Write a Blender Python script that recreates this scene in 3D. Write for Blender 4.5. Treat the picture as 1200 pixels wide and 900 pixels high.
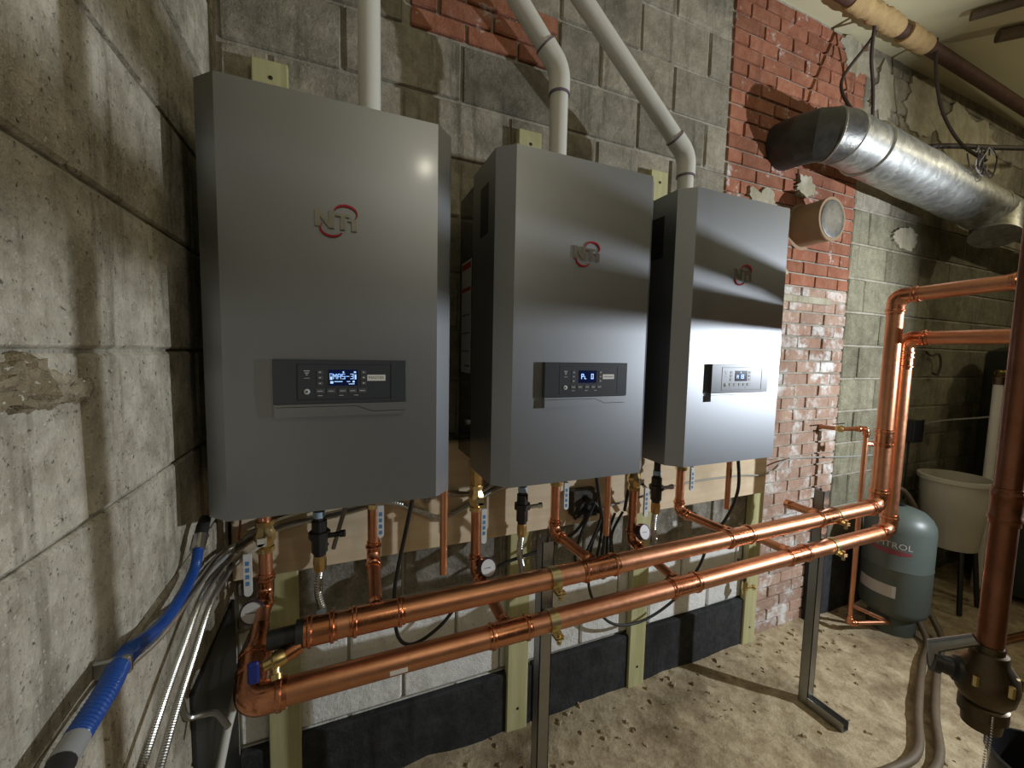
import bpy, math, random
from mathutils import Vector, Matrix, noise
random.seed(7)
for o in list(bpy.data.objects): bpy.data.objects.remove(o)
SC = bpy.context.scene
COL = SC.collection
# ---------------------------------------------------------------- camera, world, lights, exposure
# survey frame: camera at (0,0,0), X along the boiler wall, Y towards it (wall at 1.5 m), Z up (floor at -1.6 m)
OFF = Vector((0.0, -1.5, 1.6))
def W(x, y, z): return Vector((x, y, z)) + OFF
cam = bpy.data.cameras.new('camera'); camo = bpy.data.objects.new('camera', cam); COL.objects.link(camo)
cam.sensor_width = 36.0; cam.lens = 36.0 * 475.0 / 1200.0; cam.clip_start = 0.02
rx = Vector((0.92181372, -0.38706641, 0.02095377)); dn = Vector((-0.01060494, -0.07921771, -0.99680093)); fw = Vector((0.38748807, 0.91864256, -0.07712879))
M = Matrix.Identity(4)
for i in range(3):
    M[i][0] = rx[i]; M[i][1] = -dn[i]; M[i][2] = -fw[i]; M[i][3] = OFF[i]
camo.matrix_world = M
SC.camera = camo
w = bpy.data.worlds.new('world'); SC.world = w; w.use_nodes = True
w.node_tree.nodes['Background'].inputs[0].default_value = (0.75, 0.8, 0.7, 1); w.node_tree.nodes['Background'].inputs[1].default_value = 0.004
def lamp(name, kind, loc, power, color, size, target=None, spot=None):
    l = bpy.data.lights.new(name, kind); l.energy = power; l.color = color
    if kind == 'AREA': l.size = size
    else: l.shadow_soft_size = size
    if spot: l.spot_size = math.radians(spot); l.spot_blend = 0.5
    o = bpy.data.objects.new(name, l); COL.objects.link(o); o.location = W(*loc)
    if target is not None:
        o.rotation_euler = (W(*target) - W(*loc)).to_track_quat('-Z', 'Y').to_euler()
    return o
lamp('work_light', 'SPOT', (3.35, -0.34, 0.06), 205, (0.89, 0.945, 1.0), 0.022, (1.1, 1.2, 0.0), 132)
lamp('ceiling_bulb_or_fill', 'POINT', (0.47, -0.50, 1.08), 4.2, (1.0, 0.93, 0.76), 0.03)
lamp('ceiling_bulb_or_fill', 'POINT', (4.3, 0.1, 1.35), 14, (1.0, 0.90, 0.64), 0.03)
lamp('ceiling_bulb_or_fill', 'POINT', (1.25, -2.0, 1.3), 13, (1.0, 0.91, 0.74), 0.03)  # warm fill light added behind the camera
SC.view_settings.view_transform = 'Standard'; SC.view_settings.look = 'None'
SC.view_settings.exposure = 0.12; SC.view_settings.gamma = 1.0
SC.view_settings.use_curve_mapping = False

# ---------------------------------------------------------------- materials
MATS = {}
def _new(name):
    m = bpy.data.materials.new(name); m.use_nodes = True; nt = m.node_tree
    MATS[name] = m
    return m, nt, nt.nodes['Principled BSDF']
def N(nt, t, **kw):
    n = nt.nodes.new(t)
    for k, v in kw.items():
        if k in n.inputs: n.inputs[k].default_value = v
        else: setattr(n, k, v)
    return n
def mixc(nt, a, b, fac, mode='MIX'):
    n = nt.nodes.new('ShaderNodeMix'); n.data_type = 'RGBA'; n.blend_type = mode
    for s, v in ((6, a), (7, b)):
        if isinstance(v, tuple): n.inputs[s].default_value = v if len(v) == 4 else (*v, 1)
        else: nt.links.new(v, n.inputs[s])
    if isinstance(fac, (int, float)): n.inputs[0].default_value = fac
    else: nt.links.new(fac, n.inputs[0])
    return n.outputs[2]
def ramp(nt, src, a, b, ca=(0, 0, 0, 1), cb=(1, 1, 1, 1)):
    r = nt.nodes.new('ShaderNodeValToRGB'); r.color_ramp.elements[0].position = a; r.color_ramp.elements[1].position = b
    r.color_ramp.elements[0].color = ca; r.color_ramp.elements[1].color = cb
    nt.links.new(src, r.inputs[0]); return r.outputs[0]
def pos(nt, scale=None):
    g = nt.nodes.new('ShaderNodeNewGeometry')
    if scale is None: return g.outputs['Position']
    mp = nt.nodes.new('ShaderNodeMapping'); mp.inputs['Scale'].default_value = scale
    nt.links.new(g.outputs['Position'], mp.inputs['Vector']); return mp.outputs[0]
def tex(nt, vec, scale, detail=4, rough=0.6):
    n = N(nt, 'ShaderNodeTexNoise', Scale=scale, Detail=detail, Roughness=rough); nt.links.new(vec, n.inputs['Vector']); return n.outputs[0]
def bump(nt, h, strength, dist, bs, prev=None):
    b = N(nt, 'ShaderNodeBump', Strength=strength, Distance=dist); nt.links.new(h, b.inputs['Height'])
    if prev is not None: nt.links.new(prev, b.inputs['Normal'])
    nt.links.new(b.outputs[0], bs.inputs['Normal']); return b.outputs[0]
def plain(name, col, rough=0.5, metal=0.0, var=0.12, vscale=18, bscale=None, bstr=0.15, coat=0.0, emit=None, estr=0, spec=None):
    m, nt, b = _new(name)
    p = pos(nt)
    n = tex(nt, p, vscale)
    c = mixc(nt, tuple(x * (1 - var) for x in col), tuple(min(1, x * (1 + var)) for x in col), n)
    nt.links.new(c, b.inputs['Base Color'])
    b.inputs['Roughness'].default_value = rough; b.inputs['Metallic'].default_value = metal
    b.inputs['Coat Weight'].default_value = coat
    if spec is not None: b.inputs['Specular IOR Level'].default_value = spec
    if bscale: bump(nt, tex(nt, p, bscale), bstr, 0.01, b)
    if emit: b.inputs['Emission Color'].default_value = (*emit, 1); b.inputs['Emission Strength'].default_value = estr
    return m
def concrete(name, base, light, stain, wash=0.0, pits=1.0, speck=True, vary=0.35):
    m, nt, b = _new(name)
    p = pos(nt); oi = nt.nodes.new('ShaderNodeObjectInfo')
    big = tex(nt, p, 2.2, 5, 0.65); mid = tex(nt, p, 14, 5, 0.7); fine = tex(nt, p, 110, 3, 0.7)
    streak = tex(nt, pos(nt, (9, 9, 0.9)), 1.6, 4, 0.65)
    c = mixc(nt, base, light, ramp(nt, mid, 0.38, 0.66))
    c = mixc(nt, c, stain, ramp(nt, big, 0.5, 0.72))
    c = mixc(nt, c, stain, ramp(nt, streak, 0.56, 0.74))
    if wash > 0:
        wn = mixc(nt, (0, 0, 0), (1, 1, 1), ramp(nt, tex(nt, p, 5.5, 6, 0.72), 0.62 - 0.3 * wash, 0.70 - 0.2 * wash))
        c = mixc(nt, c, (0.72, 0.72, 0.70) if wash < 1 else (0.84, 0.84, 0.81), wn)
    c = mixc(nt, c, tuple(x * 0.25 for x in base), mixc(nt, (0, 0, 0), ramp(nt, fine, 0.60, 0.70), 0.75 * pits))
    if speck: c = mixc(nt, c, (0.75, 0.75, 0.70), mixc(nt, (0, 0, 0), ramp(nt, tex(nt, p, 170, 2), 0.64, 0.70), 0.5 * pits))
    rnd = ramp(nt, oi.outputs['Random'], 0, 1, (1 - vary, 1 - vary, 1 - vary, 1), (1 + vary * 0.3,) * 3 + (1,))
    c = mixc(nt, c, rnd, 1.0, 'MULTIPLY')
    nt.links.new(c, b.inputs['Base Color']); b.inputs['Roughness'].default_value = 0.92; b.inputs['Specular IOR Level'].default_value = 0.2
    n1 = bump(nt, fine, 0.55 * pits, 0.006, b); n2 = bump(nt, mid, 0.5, 0.02, b, n1)
    return m
concrete('block_grey', (0.27, 0.243, 0.185), (0.41, 0.375, 0.30), (0.105, 0.095, 0.072), vary=0.34, pits=0.6)
concrete('block_stained', (0.20, 0.185, 0.15), (0.36, 0.345, 0.30), (0.09, 0.08, 0.06), wash=0.15, vary=0.15, pits=0.5)
concrete('ledge_mortar', (0.22, 0.18, 0.115), (0.42, 0.37, 0.27), (0.09, 0.07, 0.04), vary=0.0, pits=1.2)
concrete('block_left', (0.37, 0.335, 0.26), (0.64, 0.60, 0.50), (0.15, 0.13, 0.088), vary=0.06, pits=1.25)
concrete('mortar_left', (0.31, 0.285, 0.225), (0.52, 0.50, 0.42), (0.15, 0.13, 0.09), vary=0.0)
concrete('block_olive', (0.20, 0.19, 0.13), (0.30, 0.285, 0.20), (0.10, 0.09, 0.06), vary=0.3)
concrete('block_white', (0.50, 0.47, 0.40), (0.66, 0.65, 0.61), (0.40, 0.35, 0.26), wash=1.2, pits=0.6, speck=False, vary=0.15)
concrete('mortar', (0.34, 0.31, 0.25), (0.46, 0.43, 0.36), (0.20, 0.18, 0.14), vary=0.0, pits=0.5)
concrete('brick_red', (0.33, 0.125, 0.072), (0.41, 0.19, 0.12), (0.23, 0.095, 0.06), wash=0.12, pits=0.3, speck=False, vary=0.25)
concrete('brick_pale', (0.40, 0.26, 0.195), (0.50, 0.36, 0.28), (0.25, 0.14, 0.095), wash=0.40, pits=0.3, speck=False, vary=0.2)
concrete('band_black', (0.030, 0.031, 0.033), (0.055, 0.056, 0.058), (0.02, 0.02, 0.02), pits=0.35, speck=False, vary=0)
concrete('dirt', (0.34, 0.265, 0.16), (0.56, 0.47, 0.31), (0.16, 0.115, 0.065), pits=0.6, vary=0.0)
concrete('plaster', (0.40, 0.37, 0.27), (0.55, 0.52, 0.41), (0.30, 0.26, 0.17), pits=0.4, vary=0.1)
plain('ceiling_cream', (0.62, 0.58, 0.38), 0.8, var=0.15, vscale=1.5)
plain('room_wall', (0.10, 0.095, 0.08), 0.9, var=0.2, vscale=3)

def cover_metal():
    m, nt, b = _new('cover_metal')
    b.inputs['Base Color'].default_value = (0.335, 0.352, 0.378, 1); b.inputs['Metallic'].default_value = 0.95
    b.inputs['Coat Weight'].default_value = 0.35; b.inputs['Coat Roughness'].default_value = 0.13
    t = tex(nt, pos(nt, (1, 1, 1)), 900, 2)
    nt.links.new(ramp(nt, t, 0, 1, (0.40,) * 3 + (1,), (0.46,) * 3 + (1,)), b.inputs['Roughness'])
cover_metal()
def copper(name, a, c2, r0, r1, dark=0.0):
    m, nt, b = _new(name); p = pos(nt)
    n = tex(nt, p, 9, 5, 0.7); n2 = tex(nt, p, 45, 4, 0.7)
    c = mixc(nt, a, c2, ramp(nt, n, 0.35, 0.7)); c = mixc(nt, c, (0.16, 0.06, 0.03), mixc(nt, (0, 0, 0), ramp(nt, n2, 0.58, 0.78), 0.22 + dark))
    nt.links.new(c, b.inputs['Base Color']); b.inputs['Metallic'].default_value = 1.0
    nt.links.new(ramp(nt, n2, 0.3, 0.75, (r0,) * 3 + (1,), (r1,) * 3 + (1,)), b.inputs['Roughness'])
copper('copper', (0.74, 0.36, 0.21), (0.63, 0.28, 0.15), 0.32, 0.44)
copper('copper_fitting', (0.74, 0.33, 0.19), (0.60, 0.25, 0.13), 0.17, 0.34)
copper('copper_dark', (0.34, 0.15, 0.09), (0.22, 0.09, 0.05), 0.30, 0.5, 0.2)
plain('brass', (0.70, 0.54, 0.25), 0.28, 1.0, 0.15, 60)
plain('brass_dark', (0.12, 0.09, 0.055), 0.42, 1.0, 0.3, 60)
plain('zinc_gold', (0.62, 0.52, 0.28), 0.32, 1.0, 0.18, 50)
plain('strut_steel', (0.36, 0.36, 0.35), 0.38, 1.0, 0.15, 30)
plain('chrome', (0.78, 0.78, 0.78), 0.18, 1.0, 0.05)
plain('steel_flex', (0.52, 0.52, 0.50), 0.28, 1.0, 0.15, 60)
def galv():
    m, nt, b = _new('galvanised'); p = pos(nt)
    v = N(nt, 'ShaderNodeTexVoronoi', Scale=38.0); nt.links.new(p, v.inputs['Vector'])
    c = mixc(nt, (0.40, 0.41, 0.40), (0.60, 0.61, 0.59), ramp(nt, v.outputs['Color'], 0.2, 0.8))
    c = mixc(nt, c, (0.22, 0.21, 0.19), mixc(nt, (0, 0, 0), ramp(nt, tex(nt, p, 7, 5, 0.7), 0.5, 0.75), 0.7))
    nt.links.new(c, b.inputs['Base Color']); b.inputs['Metallic'].default_value = 0.85; b.inputs['Roughness'].default_value = 0.44
    bump(nt, tex(nt, p, 16, 3), 0.2, 0.01, b)
galv()
plain('sooty_steel', (0.07, 0.07, 0.065), 0.5, 0.7, 0.5, 25, 40, 0.2)
plain('duct_spotted', (0.19, 0.19, 0.185), 0.42, 0.8, 0.6, 30, 40, 0.2)
plain('dark_iron', (0.045, 0.043, 0.042), 0.45, 0.6, 0.3, 40)
plain('black_plastic', (0.012, 0.012, 0.013), 0.4, var=0.1)
plain('black_gloss', (0.012, 0.012, 0.012), 0.12, var=0.1)
plain('black_rubber', (0.018, 0.018, 0.018), 0.55, var=0.2)
plain('panel_grey', (0.060, 0.066, 0.078), 0.34, 0.25, 0.05)
plain('panel_line', (0.02, 0.021, 0.024), 0.5)
plain('panel_key', (0.085, 0.092, 0.105), 0.4)
plain('key_print', (0.55, 0.58, 0.60), 0.5)
plain('lcd_black', (0.004, 0.007, 0.03), 0.15, emit=(0.02, 0.06, 0.3), estr=0.06)
plain('lcd_glyph', (0.3, 0.45, 0.8), 0.4, emit=(0.42, 0.66, 1.0), estr=0.95)
plain('logo_silver', (0.62, 0.61, 0.57), 0.25, 1.0, 0.03)
plain('logo_red', (0.42, 0.02, 0.035), 0.3, 0.2)
plain('logo_edge', (0.03, 0.03, 0.03), 0.4)
plain('white_paper', (0.72, 0.72, 0.70), 0.6, var=0.06)
plain('red_print', (0.55, 0.05, 0.05), 0.6)
plain('grey_print', (0.16, 0.16, 0.17), 0.6)
plain('blue_print', (0.10, 0.26, 0.46), 0.5)
plain('pvc_white', (0.66, 0.65, 0.60), 0.32, var=0.06, vscale=8)
plain('pvc_grey', (0.30, 0.31, 0.32), 0.35, var=0.1)
plain('pvc_purple', (0.16, 0.12, 0.16), 0.4)
plain('blue_plastic', (0.012, 0.07, 0.33), 0.3, var=0.2, vscale=30)
plain('blue_handle', (0.01, 0.025, 0.20), 0.35)
plain('tank_green', (0.092, 0.113, 0.102), 0.42, var=0.12, vscale=6)
plain('tank_red', (0.22, 0.045, 0.06), 0.5)
plain('tank_white', (0.52, 0.50, 0.47), 0.5)
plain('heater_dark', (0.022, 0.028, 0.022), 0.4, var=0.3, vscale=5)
plain('tub_cream', (0.56, 0.54, 0.46), 0.5, var=0.1, vscale=4)
plain('hose_tan', (0.12, 0.088, 0.052), 0.6, var=0.3, vscale=30)
plain('rust', (0.10, 0.050, 0.035), 0.7, 0.3, 0.5, 25, 60, 0.4)
plain('insulation', (0.48, 0.33, 0.15), 0.85, var=0.3, vscale=25, bscale=60, bstr=0.5)
plain('sleeve_clay', (0.30, 0.20, 0.115), 0.7, var=0.3, vscale=10)
plain('wire_dark', (0.05, 0.035, 0.03), 0.6)
plain('wire_grey', (0.32, 0.32, 0.30), 0.5)
plain('wire_red', (0.35, 0.08, 0.05), 0.5)
plain('green_plastic', (0.04, 0.30, 0.16), 0.4)
plain('cap_lightblue', (0.42, 0.58, 0.74), 0.4)
plain('tape_white', (0.66, 0.62, 0.55), 0.6)
plain('gauge_face', (0.70, 0.68, 0.68), 0.4)
plain('gauge_rim', (0.10, 0.07, 0.09), 0.3, 0.6)
def wood(name, a, c2, axis):
    m, nt, b = _new(name)
    s = {'z': (26, 26, 1.6), 'x': (1.6, 26, 26)}[axis]
    g = tex(nt, pos(nt, s), 1.0, 5, 0.65); g2 = tex(nt, pos(nt), 3.5, 3)
    c = mixc(nt, a, c2, ramp(nt, g, 0.35, 0.7)); c = mixc(nt, c, tuple(x * 0.7 for x in a), mixc(nt, (0, 0, 0), ramp(nt, g2, 0.55, 0.75), 0.6))
    nt.links.new(c, b.inputs['Base Color']); b.inputs['Roughness'].default_value = 0.75
    bump(nt, g, 0.15, 0.003, b)
wood('wood_treated', (0.42, 0.40, 0.19), (0.58, 0.55, 0.31), 'z')
wood('wood_board', (0.70, 0.55, 0.36), (0.82, 0.69, 0.49), 'x')

# ---------------------------------------------------------------- mesh helpers (survey coordinates)
def frame(d):
    d = Vector(d).normalized(); a = Vector((0, 0, 1)) if abs(d.z) < 0.9 else Vector((1, 0, 0))
    u = d.cross(a).normalized(); return u, d.cross(u).normalized()
class MB:
    def __init__(s): s.v = []; s.f = []
    def add(s, vs, fs):
        n = len(s.v); s.v += [Vector(p) for p in vs]; s.f += [tuple(i + n for i in f) for f in fs]; return s
    def box(s, a, b):
        x0, y0, z0 = (min(a[i], b[i]) for i in range(3)); x1, y1, z1 = (max(a[i], b[i]) for i in range(3))
        return s.add([(x0,y0,z0),(x1,y0,z0),(x1,y1,z0),(x0,y1,z0),(x0,y0,z1),(x1,y0,z1),(x1,y1,z1),(x0,y1,z1)],
                     [(3,2,1,0),(4,5,6,7),(0,1,5,4),(1,2,6,5),(2,3,7,6),(3,0,4,7)])
    def bbox(s, a, b, bv):
        lo = [min(a[i], b[i]) for i in range(3)]; hi = [max(a[i], b[i]) for i in range(3)]
        vs = []; idx = {}
        for sx in (0, 1):
            for sy in (0, 1):
                for sz in (0, 1):
                    for ax in range(3):
                        sg = (sx, sy, sz); p = []
                        for i in range(3):
                            e = hi[i] if sg[i] else lo[i]
                            if i != ax: e += -bv if sg[i] else bv
                            p.append(e)
                        idx[(sx, sy, sz, ax)] = len(vs); vs.append(p)
        fs = []
        for ax in range(3):
            u, v = [(1, 2), (2, 0), (0, 1)][ax]
            for sd in (0, 1):
                q = []
                for (a_, b_) in ((0, 0), (1, 0), (1, 1), (0, 1)):
                    k = [0, 0, 0]; k[ax] = sd; k[u] = a_; k[v] = b_; q.append(idx[(*k, ax)])
                fs.append(tuple(q) if sd else tuple(reversed(q)))
        for ax in range(3):  # edges parallel to ax
            u, v = [(1, 2), (2, 0), (0, 1)][ax]
            for su in (0, 1):
                for sv in (0, 1):
                    k0 = [0, 0, 0]; k0[u] = su; k0[v] = sv; k1 = list(k0); k1[ax] = 1
                    q = (idx[(*k0, u)], idx[(*k1, u)], idx[(*k1, v)], idx[(*k0, v)])
                    fs.append(q if (su == sv) else tuple(reversed(q)))
        for sx in (0, 1):
            for sy in (0, 1):
                for sz in (0, 1):
                    q = tuple(idx[(sx, sy, sz, a_)] for a_ in range(3))
                    fs.append(q if (sx + sy + sz) % 2 else tuple(reversed(q)))
        return s.add(vs, fs)
    def tube(s, pts, r, n=12, caps=True):
        pts = [Vector(p) for p in pts]; m = len(pts)
        rs = r if isinstance(r, (list, tuple)) else [r] * m
        tans = []
        for i in range(m):
            t = (pts[min(i + 1, m - 1)] - pts[max(i - 1, 0)])
            tans.append(t.normalized() if t.length > 1e-9 else Vector((0, 0, 1)))
        u, v = frame(tans[0]); vs = []; fs = []
        for i in range(m):
            if i:
                q = tans[i - 1].rotation_difference(tans[i]); u = q @ u
                u = (u - tans[i] * u.dot(tans[i])).normalized()
            v = tans[i].cross(u)
            for k in range(n):
                a = 2 * math.pi * k / n; vs.append(pts[i] + (u * math.cos(a) + v * math.sin(a)) * rs[i])
        for i in range(m - 1):
            for k in range(n):
                k2 = (k + 1) % n; fs.append((i * n + k, i * n + k2, (i + 1) * n + k2, (i + 1) * n + k))
        if caps: fs.append(tuple(range(n - 1, -1, -1))); fs.append(tuple((m - 1) * n + k for k in range(n)))
        return s.add(vs, fs)
    def lathe(s, p, d, prof, n=20, caps=True):
        p = Vector(p); d = Vector(d).normalized(); u, v = frame(d); v = d.cross(u); vs = []; fs = []
        for (t, r) in prof:
            for k in range(n):
                a = 2 * math.pi * k / n; vs.append(p + d * t + (u * math.cos(a) + v * math.sin(a)) * r)
        m = len(prof)
        for i in range(m - 1):
            for k in range(n):
                k2 = (k + 1) % n; fs.append((i * n + k, i * n + k2, (i + 1) * n + k2, (i + 1) * n + k))
        if caps: fs.append(tuple(range(n - 1, -1, -1))); fs.append(tuple((m - 1) * n + k for k in range(n)))
        return s.add(vs, fs)
    def prism(s, poly, fn, d0, d1):
        n = len(poly); vs = [fn(p, d0) for p in poly] + [fn(p, d1) for p in poly]
        fs = [tuple(range(n)), tuple(range(2 * n - 1, n - 1, -1))] + [(i, i + n, (i + 1) % n + n, (i + 1) % n) for i in range(n)]
        return s.add(vs, fs)
    def build(s, name, mat, parent=None, base=None, sharp=35, fixn=True, kind=None):
        o0 = Vector(parent['_b']) if parent is not None and '_b' in parent else (Vector(base) if base is not None else Vector((0, 0, 0)))
        me = bpy.data.meshes.new(name); add = Vector((0, 0, 0)) if parent is not None or base is not None else OFF
        me.from_pydata([tuple(v - o0 + (add if parent is None and base is None else Vector((0, 0, 0)))) for v in s.v], [], s.f)
        if fixn:
            import bmesh
            bm = bmesh.new(); bm.from_mesh(me); bmesh.ops.recalc_face_normals(bm, faces=bm.faces); bm.to_mesh(me); bm.free()
        me.materials.append(MATS[mat]); me.shade_smooth(); me.set_sharp_from_angle(angle=math.radians(sharp))
        o = bpy.data.objects.new(name, me); COL.objects.link(o)
        if parent is not None:
            o.parent = parent; o['_b'] = tuple(o0)
        elif base is not None:
            o.location = o0 + OFF; o['_b'] = tuple(o0)
        if kind: o['kind'] = kind
        return o
def thing(name, base, label, cat, group=None):
    o = bpy.data.objects.new(name, None); COL.objects.link(o); o.location = Vector(base) + OFF; o.empty_display_size = 0.05
    o['_b'] = tuple(base); o['label'] = label; o['category'] = cat
    if group: o['group'] = group
    return o
def tag(o, label, cat, group=None):
    o['label'] = label; o['category'] = cat
    if group: o['group'] = group
    return o
def struct(o): o['kind'] = 'structure'; return o
def bez(pts, n=10):
    P = [Vector(p) for p in pts]; out = []
    for i in range(len(P) - 1):
        p0 = P[max(i - 1, 0)]; p1 = P[i]; p2 = P[i + 1]; p3 = P[min(i + 2, len(P) - 1)]
        for k in range(n):
            t = k / n
            out.append(0.5 * ((2 * p1) + (-p0 + p2) * t + (2 * p0 - 5 * p1 + 4 * p2 - p3) * t * t + (-p0 + 3 * p1 - 3 * p2 + p3) * t ** 3))
    out.append(P[-1]); return out
def fillet(pts, r, n=8):
    P = [Vector(p) for p in pts]; out = [P[0]]
    for i in range(1, len(P) - 1):
        a = (P[i - 1] - P[i]); b = (P[i + 1] - P[i]); la, lb = a.length, b.length; a.normalize(); b.normalize()
        ang = a.angle(b); t = min(r / math.tan(ang / 2), la * 0.49, lb * 0.49); rr = t * math.tan(ang / 2)
        c = P[i] + (a + b).normalized() * (rr / math.sin(ang / 2)); s = P[i] + a * t - c; e = P[i] + b * t - c
        th = s.angle(e)
        for k in range(n + 1):
            f = k / n; out.append(c + (s * math.sin((1 - f) * th) + e * math.sin(f * th)) / math.sin(th))
    out.append(P[-1]); return out
def text_mb(txt, size, origin, thick=0.0006, align='CENTER', squash=1.0):
    """flat lettering facing -Y"""
    cu = bpy.data.curves.new('t', 'FONT'); cu.body = txt; cu.size = size; cu.align_x = align; cu.align_y = 'CENTER'; cu.resolution_u = 2
    o = bpy.data.objects.new('t', cu); COL.objects.link(o)
    dg = bpy.context.evaluated_depsgraph_get(); me = bpy.data.meshes.new_from_object(o.evaluated_get(dg))
    mb = MB(); mb.add([(origin[0] + v.co.x * squash, origin[1], origin[2] + v.co.y) for v in me.vertices], [tuple(p.vertices) for p in me.polygons])
    bpy.data.objects.remove(o); bpy.data.meshes.remove(me); bpy.data.curves.remove(cu); return mb
def strokes(mb, lines, ox, oz, sx, sz, th, y0, y1):
    for ln in lines:
        for a, b in zip(ln[:-1], ln[1:]):
            A = Vector((ox + a[0] * sx, oz + a[1] * sz)); B = Vector((ox + b[0] * sx, oz + b[1] * sz)); d = (B - A).normalized() * th / 2; nn = Vector((-d.y, d.x))
            A = A - d; B = B + d
            mb.prism([A - nn, B - nn, B + nn, A + nn], lambda p, t: (p[0], t, p[1]), y0, y1)

# ---------------------------------------------------------------- room shell
XL, YW, ZF, ZC, XR, YB = -0.325, 1.5, -1.6, 1.80, 6.2, -3.6
fl = MB(); nx, ny = 150, 110
for j in range(ny + 1):
    for i in range(nx + 1):
        x = XL - 0.1 + (XR + 0.2 - XL) * i / nx; y = YB + (YW + 0.1 - YB) * j / ny
        h = 0.012 * noise.noise((x * 2.2, y * 2.2, 0)) + 0.008 * noise.noise((x * 9, y * 9, 3)) + 0.004 * noise.noise((x * 23, y * 23, 5))
        h += 0.02 * max(0, (y - 1.3) / 0.2) * (0.5 + noise.noise((x * 5, 0, 9)))
        fl.v.append(Vector((x, y, ZF + h - 0.004)))
for j in range(ny):
    for i in range(nx):
        a = j * (nx + 1) + i; fl.f.append((a, a + 1, a + nx + 2, a + nx + 1))
struct(fl.build('floor', 'dirt', sharp=80))
struct(MB().box((XL - 0.2, YB - 0.1, ZC), (XR + 0.2, YW + 0.2, ZC + 0.1)).build('ceiling', 'ceiling_cream'))
wb = struct(MB().box((XL - 0.2, YW + 0.006, ZF - 0.1), (XR + 0.2, YW + 0.16, ZC + 0.05)).build('wall_back', 'mortar'))
wl = struct(MB().box((XL - 0.16, YB - 0.1, ZF - 0.1), (XL - 0.006, YW + 0.1, ZC + 0.05)).build('wall_left', 'mortar_left'))
struct(MB().box((XR, YB - 0.1, ZF - 0.1), (XR + 0.15, YW + 0.1, ZC + 0.05)).build('wall_right', 'room_wall'))
struct(MB().box((XL - 0.2, YB - 0.15, ZF - 0.1), (XR + 0.2, YB, ZC + 0.05)).build('wall_front', 'room_wall'))
cache = {}
def rough_block(wd, hg, dp, bv, mat, key, amp):
    """a block centred on its back face; front faces -Y; corners knocked a little"""
    k = (round(wd, 3), round(hg, 3), mat, key)
    if k not in cache:
        m = MB().bbox((-wd / 2, -dp, -hg / 2), (wd / 2, 0.03, hg / 2), bv)
        rr = random.Random(hash((k[0], k[1], key)) & 0xffff)
        for v in m.v:
            if v.y < 0: v.x += rr.uniform(-amp, amp); v.z += rr.uniform(-amp, amp); v.y += rr.uniform(-amp, amp) * 0.7
        me = bpy.data.meshes.new('block'); me.from_pydata([tuple(v) for v in m.v], [], m.f); me.materials.append(MATS[mat]); cache[k] = me
    return cache[k]
def piece(name, parent, me, loc, rz=0.0):
    o = bpy.data.objects.new(name, me); COL.objects.link(o); o.parent = parent; o.location = Vector(loc) + OFF; o.rotation_euler = (0, 0, rz); return o
BZ0 = 0.898 - 0.203 * 12     # lowest joint
BR0, BR1 = 1.74, 2.80        # brick pier
def block_row(x0, x1, zc, joint, mat_fn, depth, jit):
    k = math.floor((x0 - joint) / 0.395); x = joint + k * 0.395
    while x < x1 - 0.01:
        a, b = max(x, x0) + 0.005, min(x + 0.395, x1) - 0.005
        if b - a > 0.03:
            var = random.choice((0, 1, 2)); mt = mat_fn((a + b) / 2, zc)
            piece('concrete_block', wb, rough_block(b - a, 0.203 - 0.010, depth, 0.006, mt, var, 0.0025), ((a + b) / 2, YW + 0.006 + random.uniform(-jit, jit), zc))
        x += 0.395
def bmat(x, z):
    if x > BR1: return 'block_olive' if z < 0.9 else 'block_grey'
    return 'block_white' if z < -0.93 else ('block_grey' if z > -0.45 else 'block_stained')
for c in range(-1, 19):
    z0 = BZ0 + 0.203 * c; zc = z0 + 0.1015
    if z0 > ZC: break
    joint = 1.2 if (c % 2 == 0) else 0.995
    if abs(z0 - (0.898 + 0.203)) < 0.01:      # course partly made up with bricks
        block_row(XL, 0.22, zc, joint, bmat, 0.010, 0.002); block_row(0.80, BR0, zc, joint, bmat, 0.010, 0.002)
        for r in range(3):
            x = 0.225 - (0.1 if r % 2 else 0.0)
            while x < 0.80:
                a, b = max(x, 0.225), min(x + 0.2, 0.797)
                if b - a > 0.03:
                    piece('brick', wb, rough_block(b - a - 0.010, 0.0575, 0.016, 0.004, 'brick_red', r, 0.0015), ((a + b) / 2, YW + 0.006, z0 + 0.034 + r * 0.0677))
                x += 0.2
    else:
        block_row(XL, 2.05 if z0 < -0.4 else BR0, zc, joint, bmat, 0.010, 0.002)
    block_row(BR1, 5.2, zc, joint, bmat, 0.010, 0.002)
rows = int((ZC - ZF) / 0.069)
for r in range(rows + 1):
    z = ZF + 0.035 + r * 0.069; xs = 2.055 if z < -0.36 else BR0; x = BR0 - (0.106 if r % 2 else 0.0)
    if z > ZC: break
    while x < BR1 - 0.02:
        a, b = max(x, xs), min(x + 0.212, BR1)
        if b - a > 0.03:
            mt = 'brick_pale' if z < 0.35 + 0.1 * random.random() else 'brick_red'
            piece('brick', wb, rough_block(b - a - 0.009, 0.060, 0.0115, 0.003, mt, random.choice((0, 1)), 0.0018), ((a + b) / 2, YW + 0.006 + random.uniform(-0.003, 0.003), z))
        x += 0.212
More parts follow.
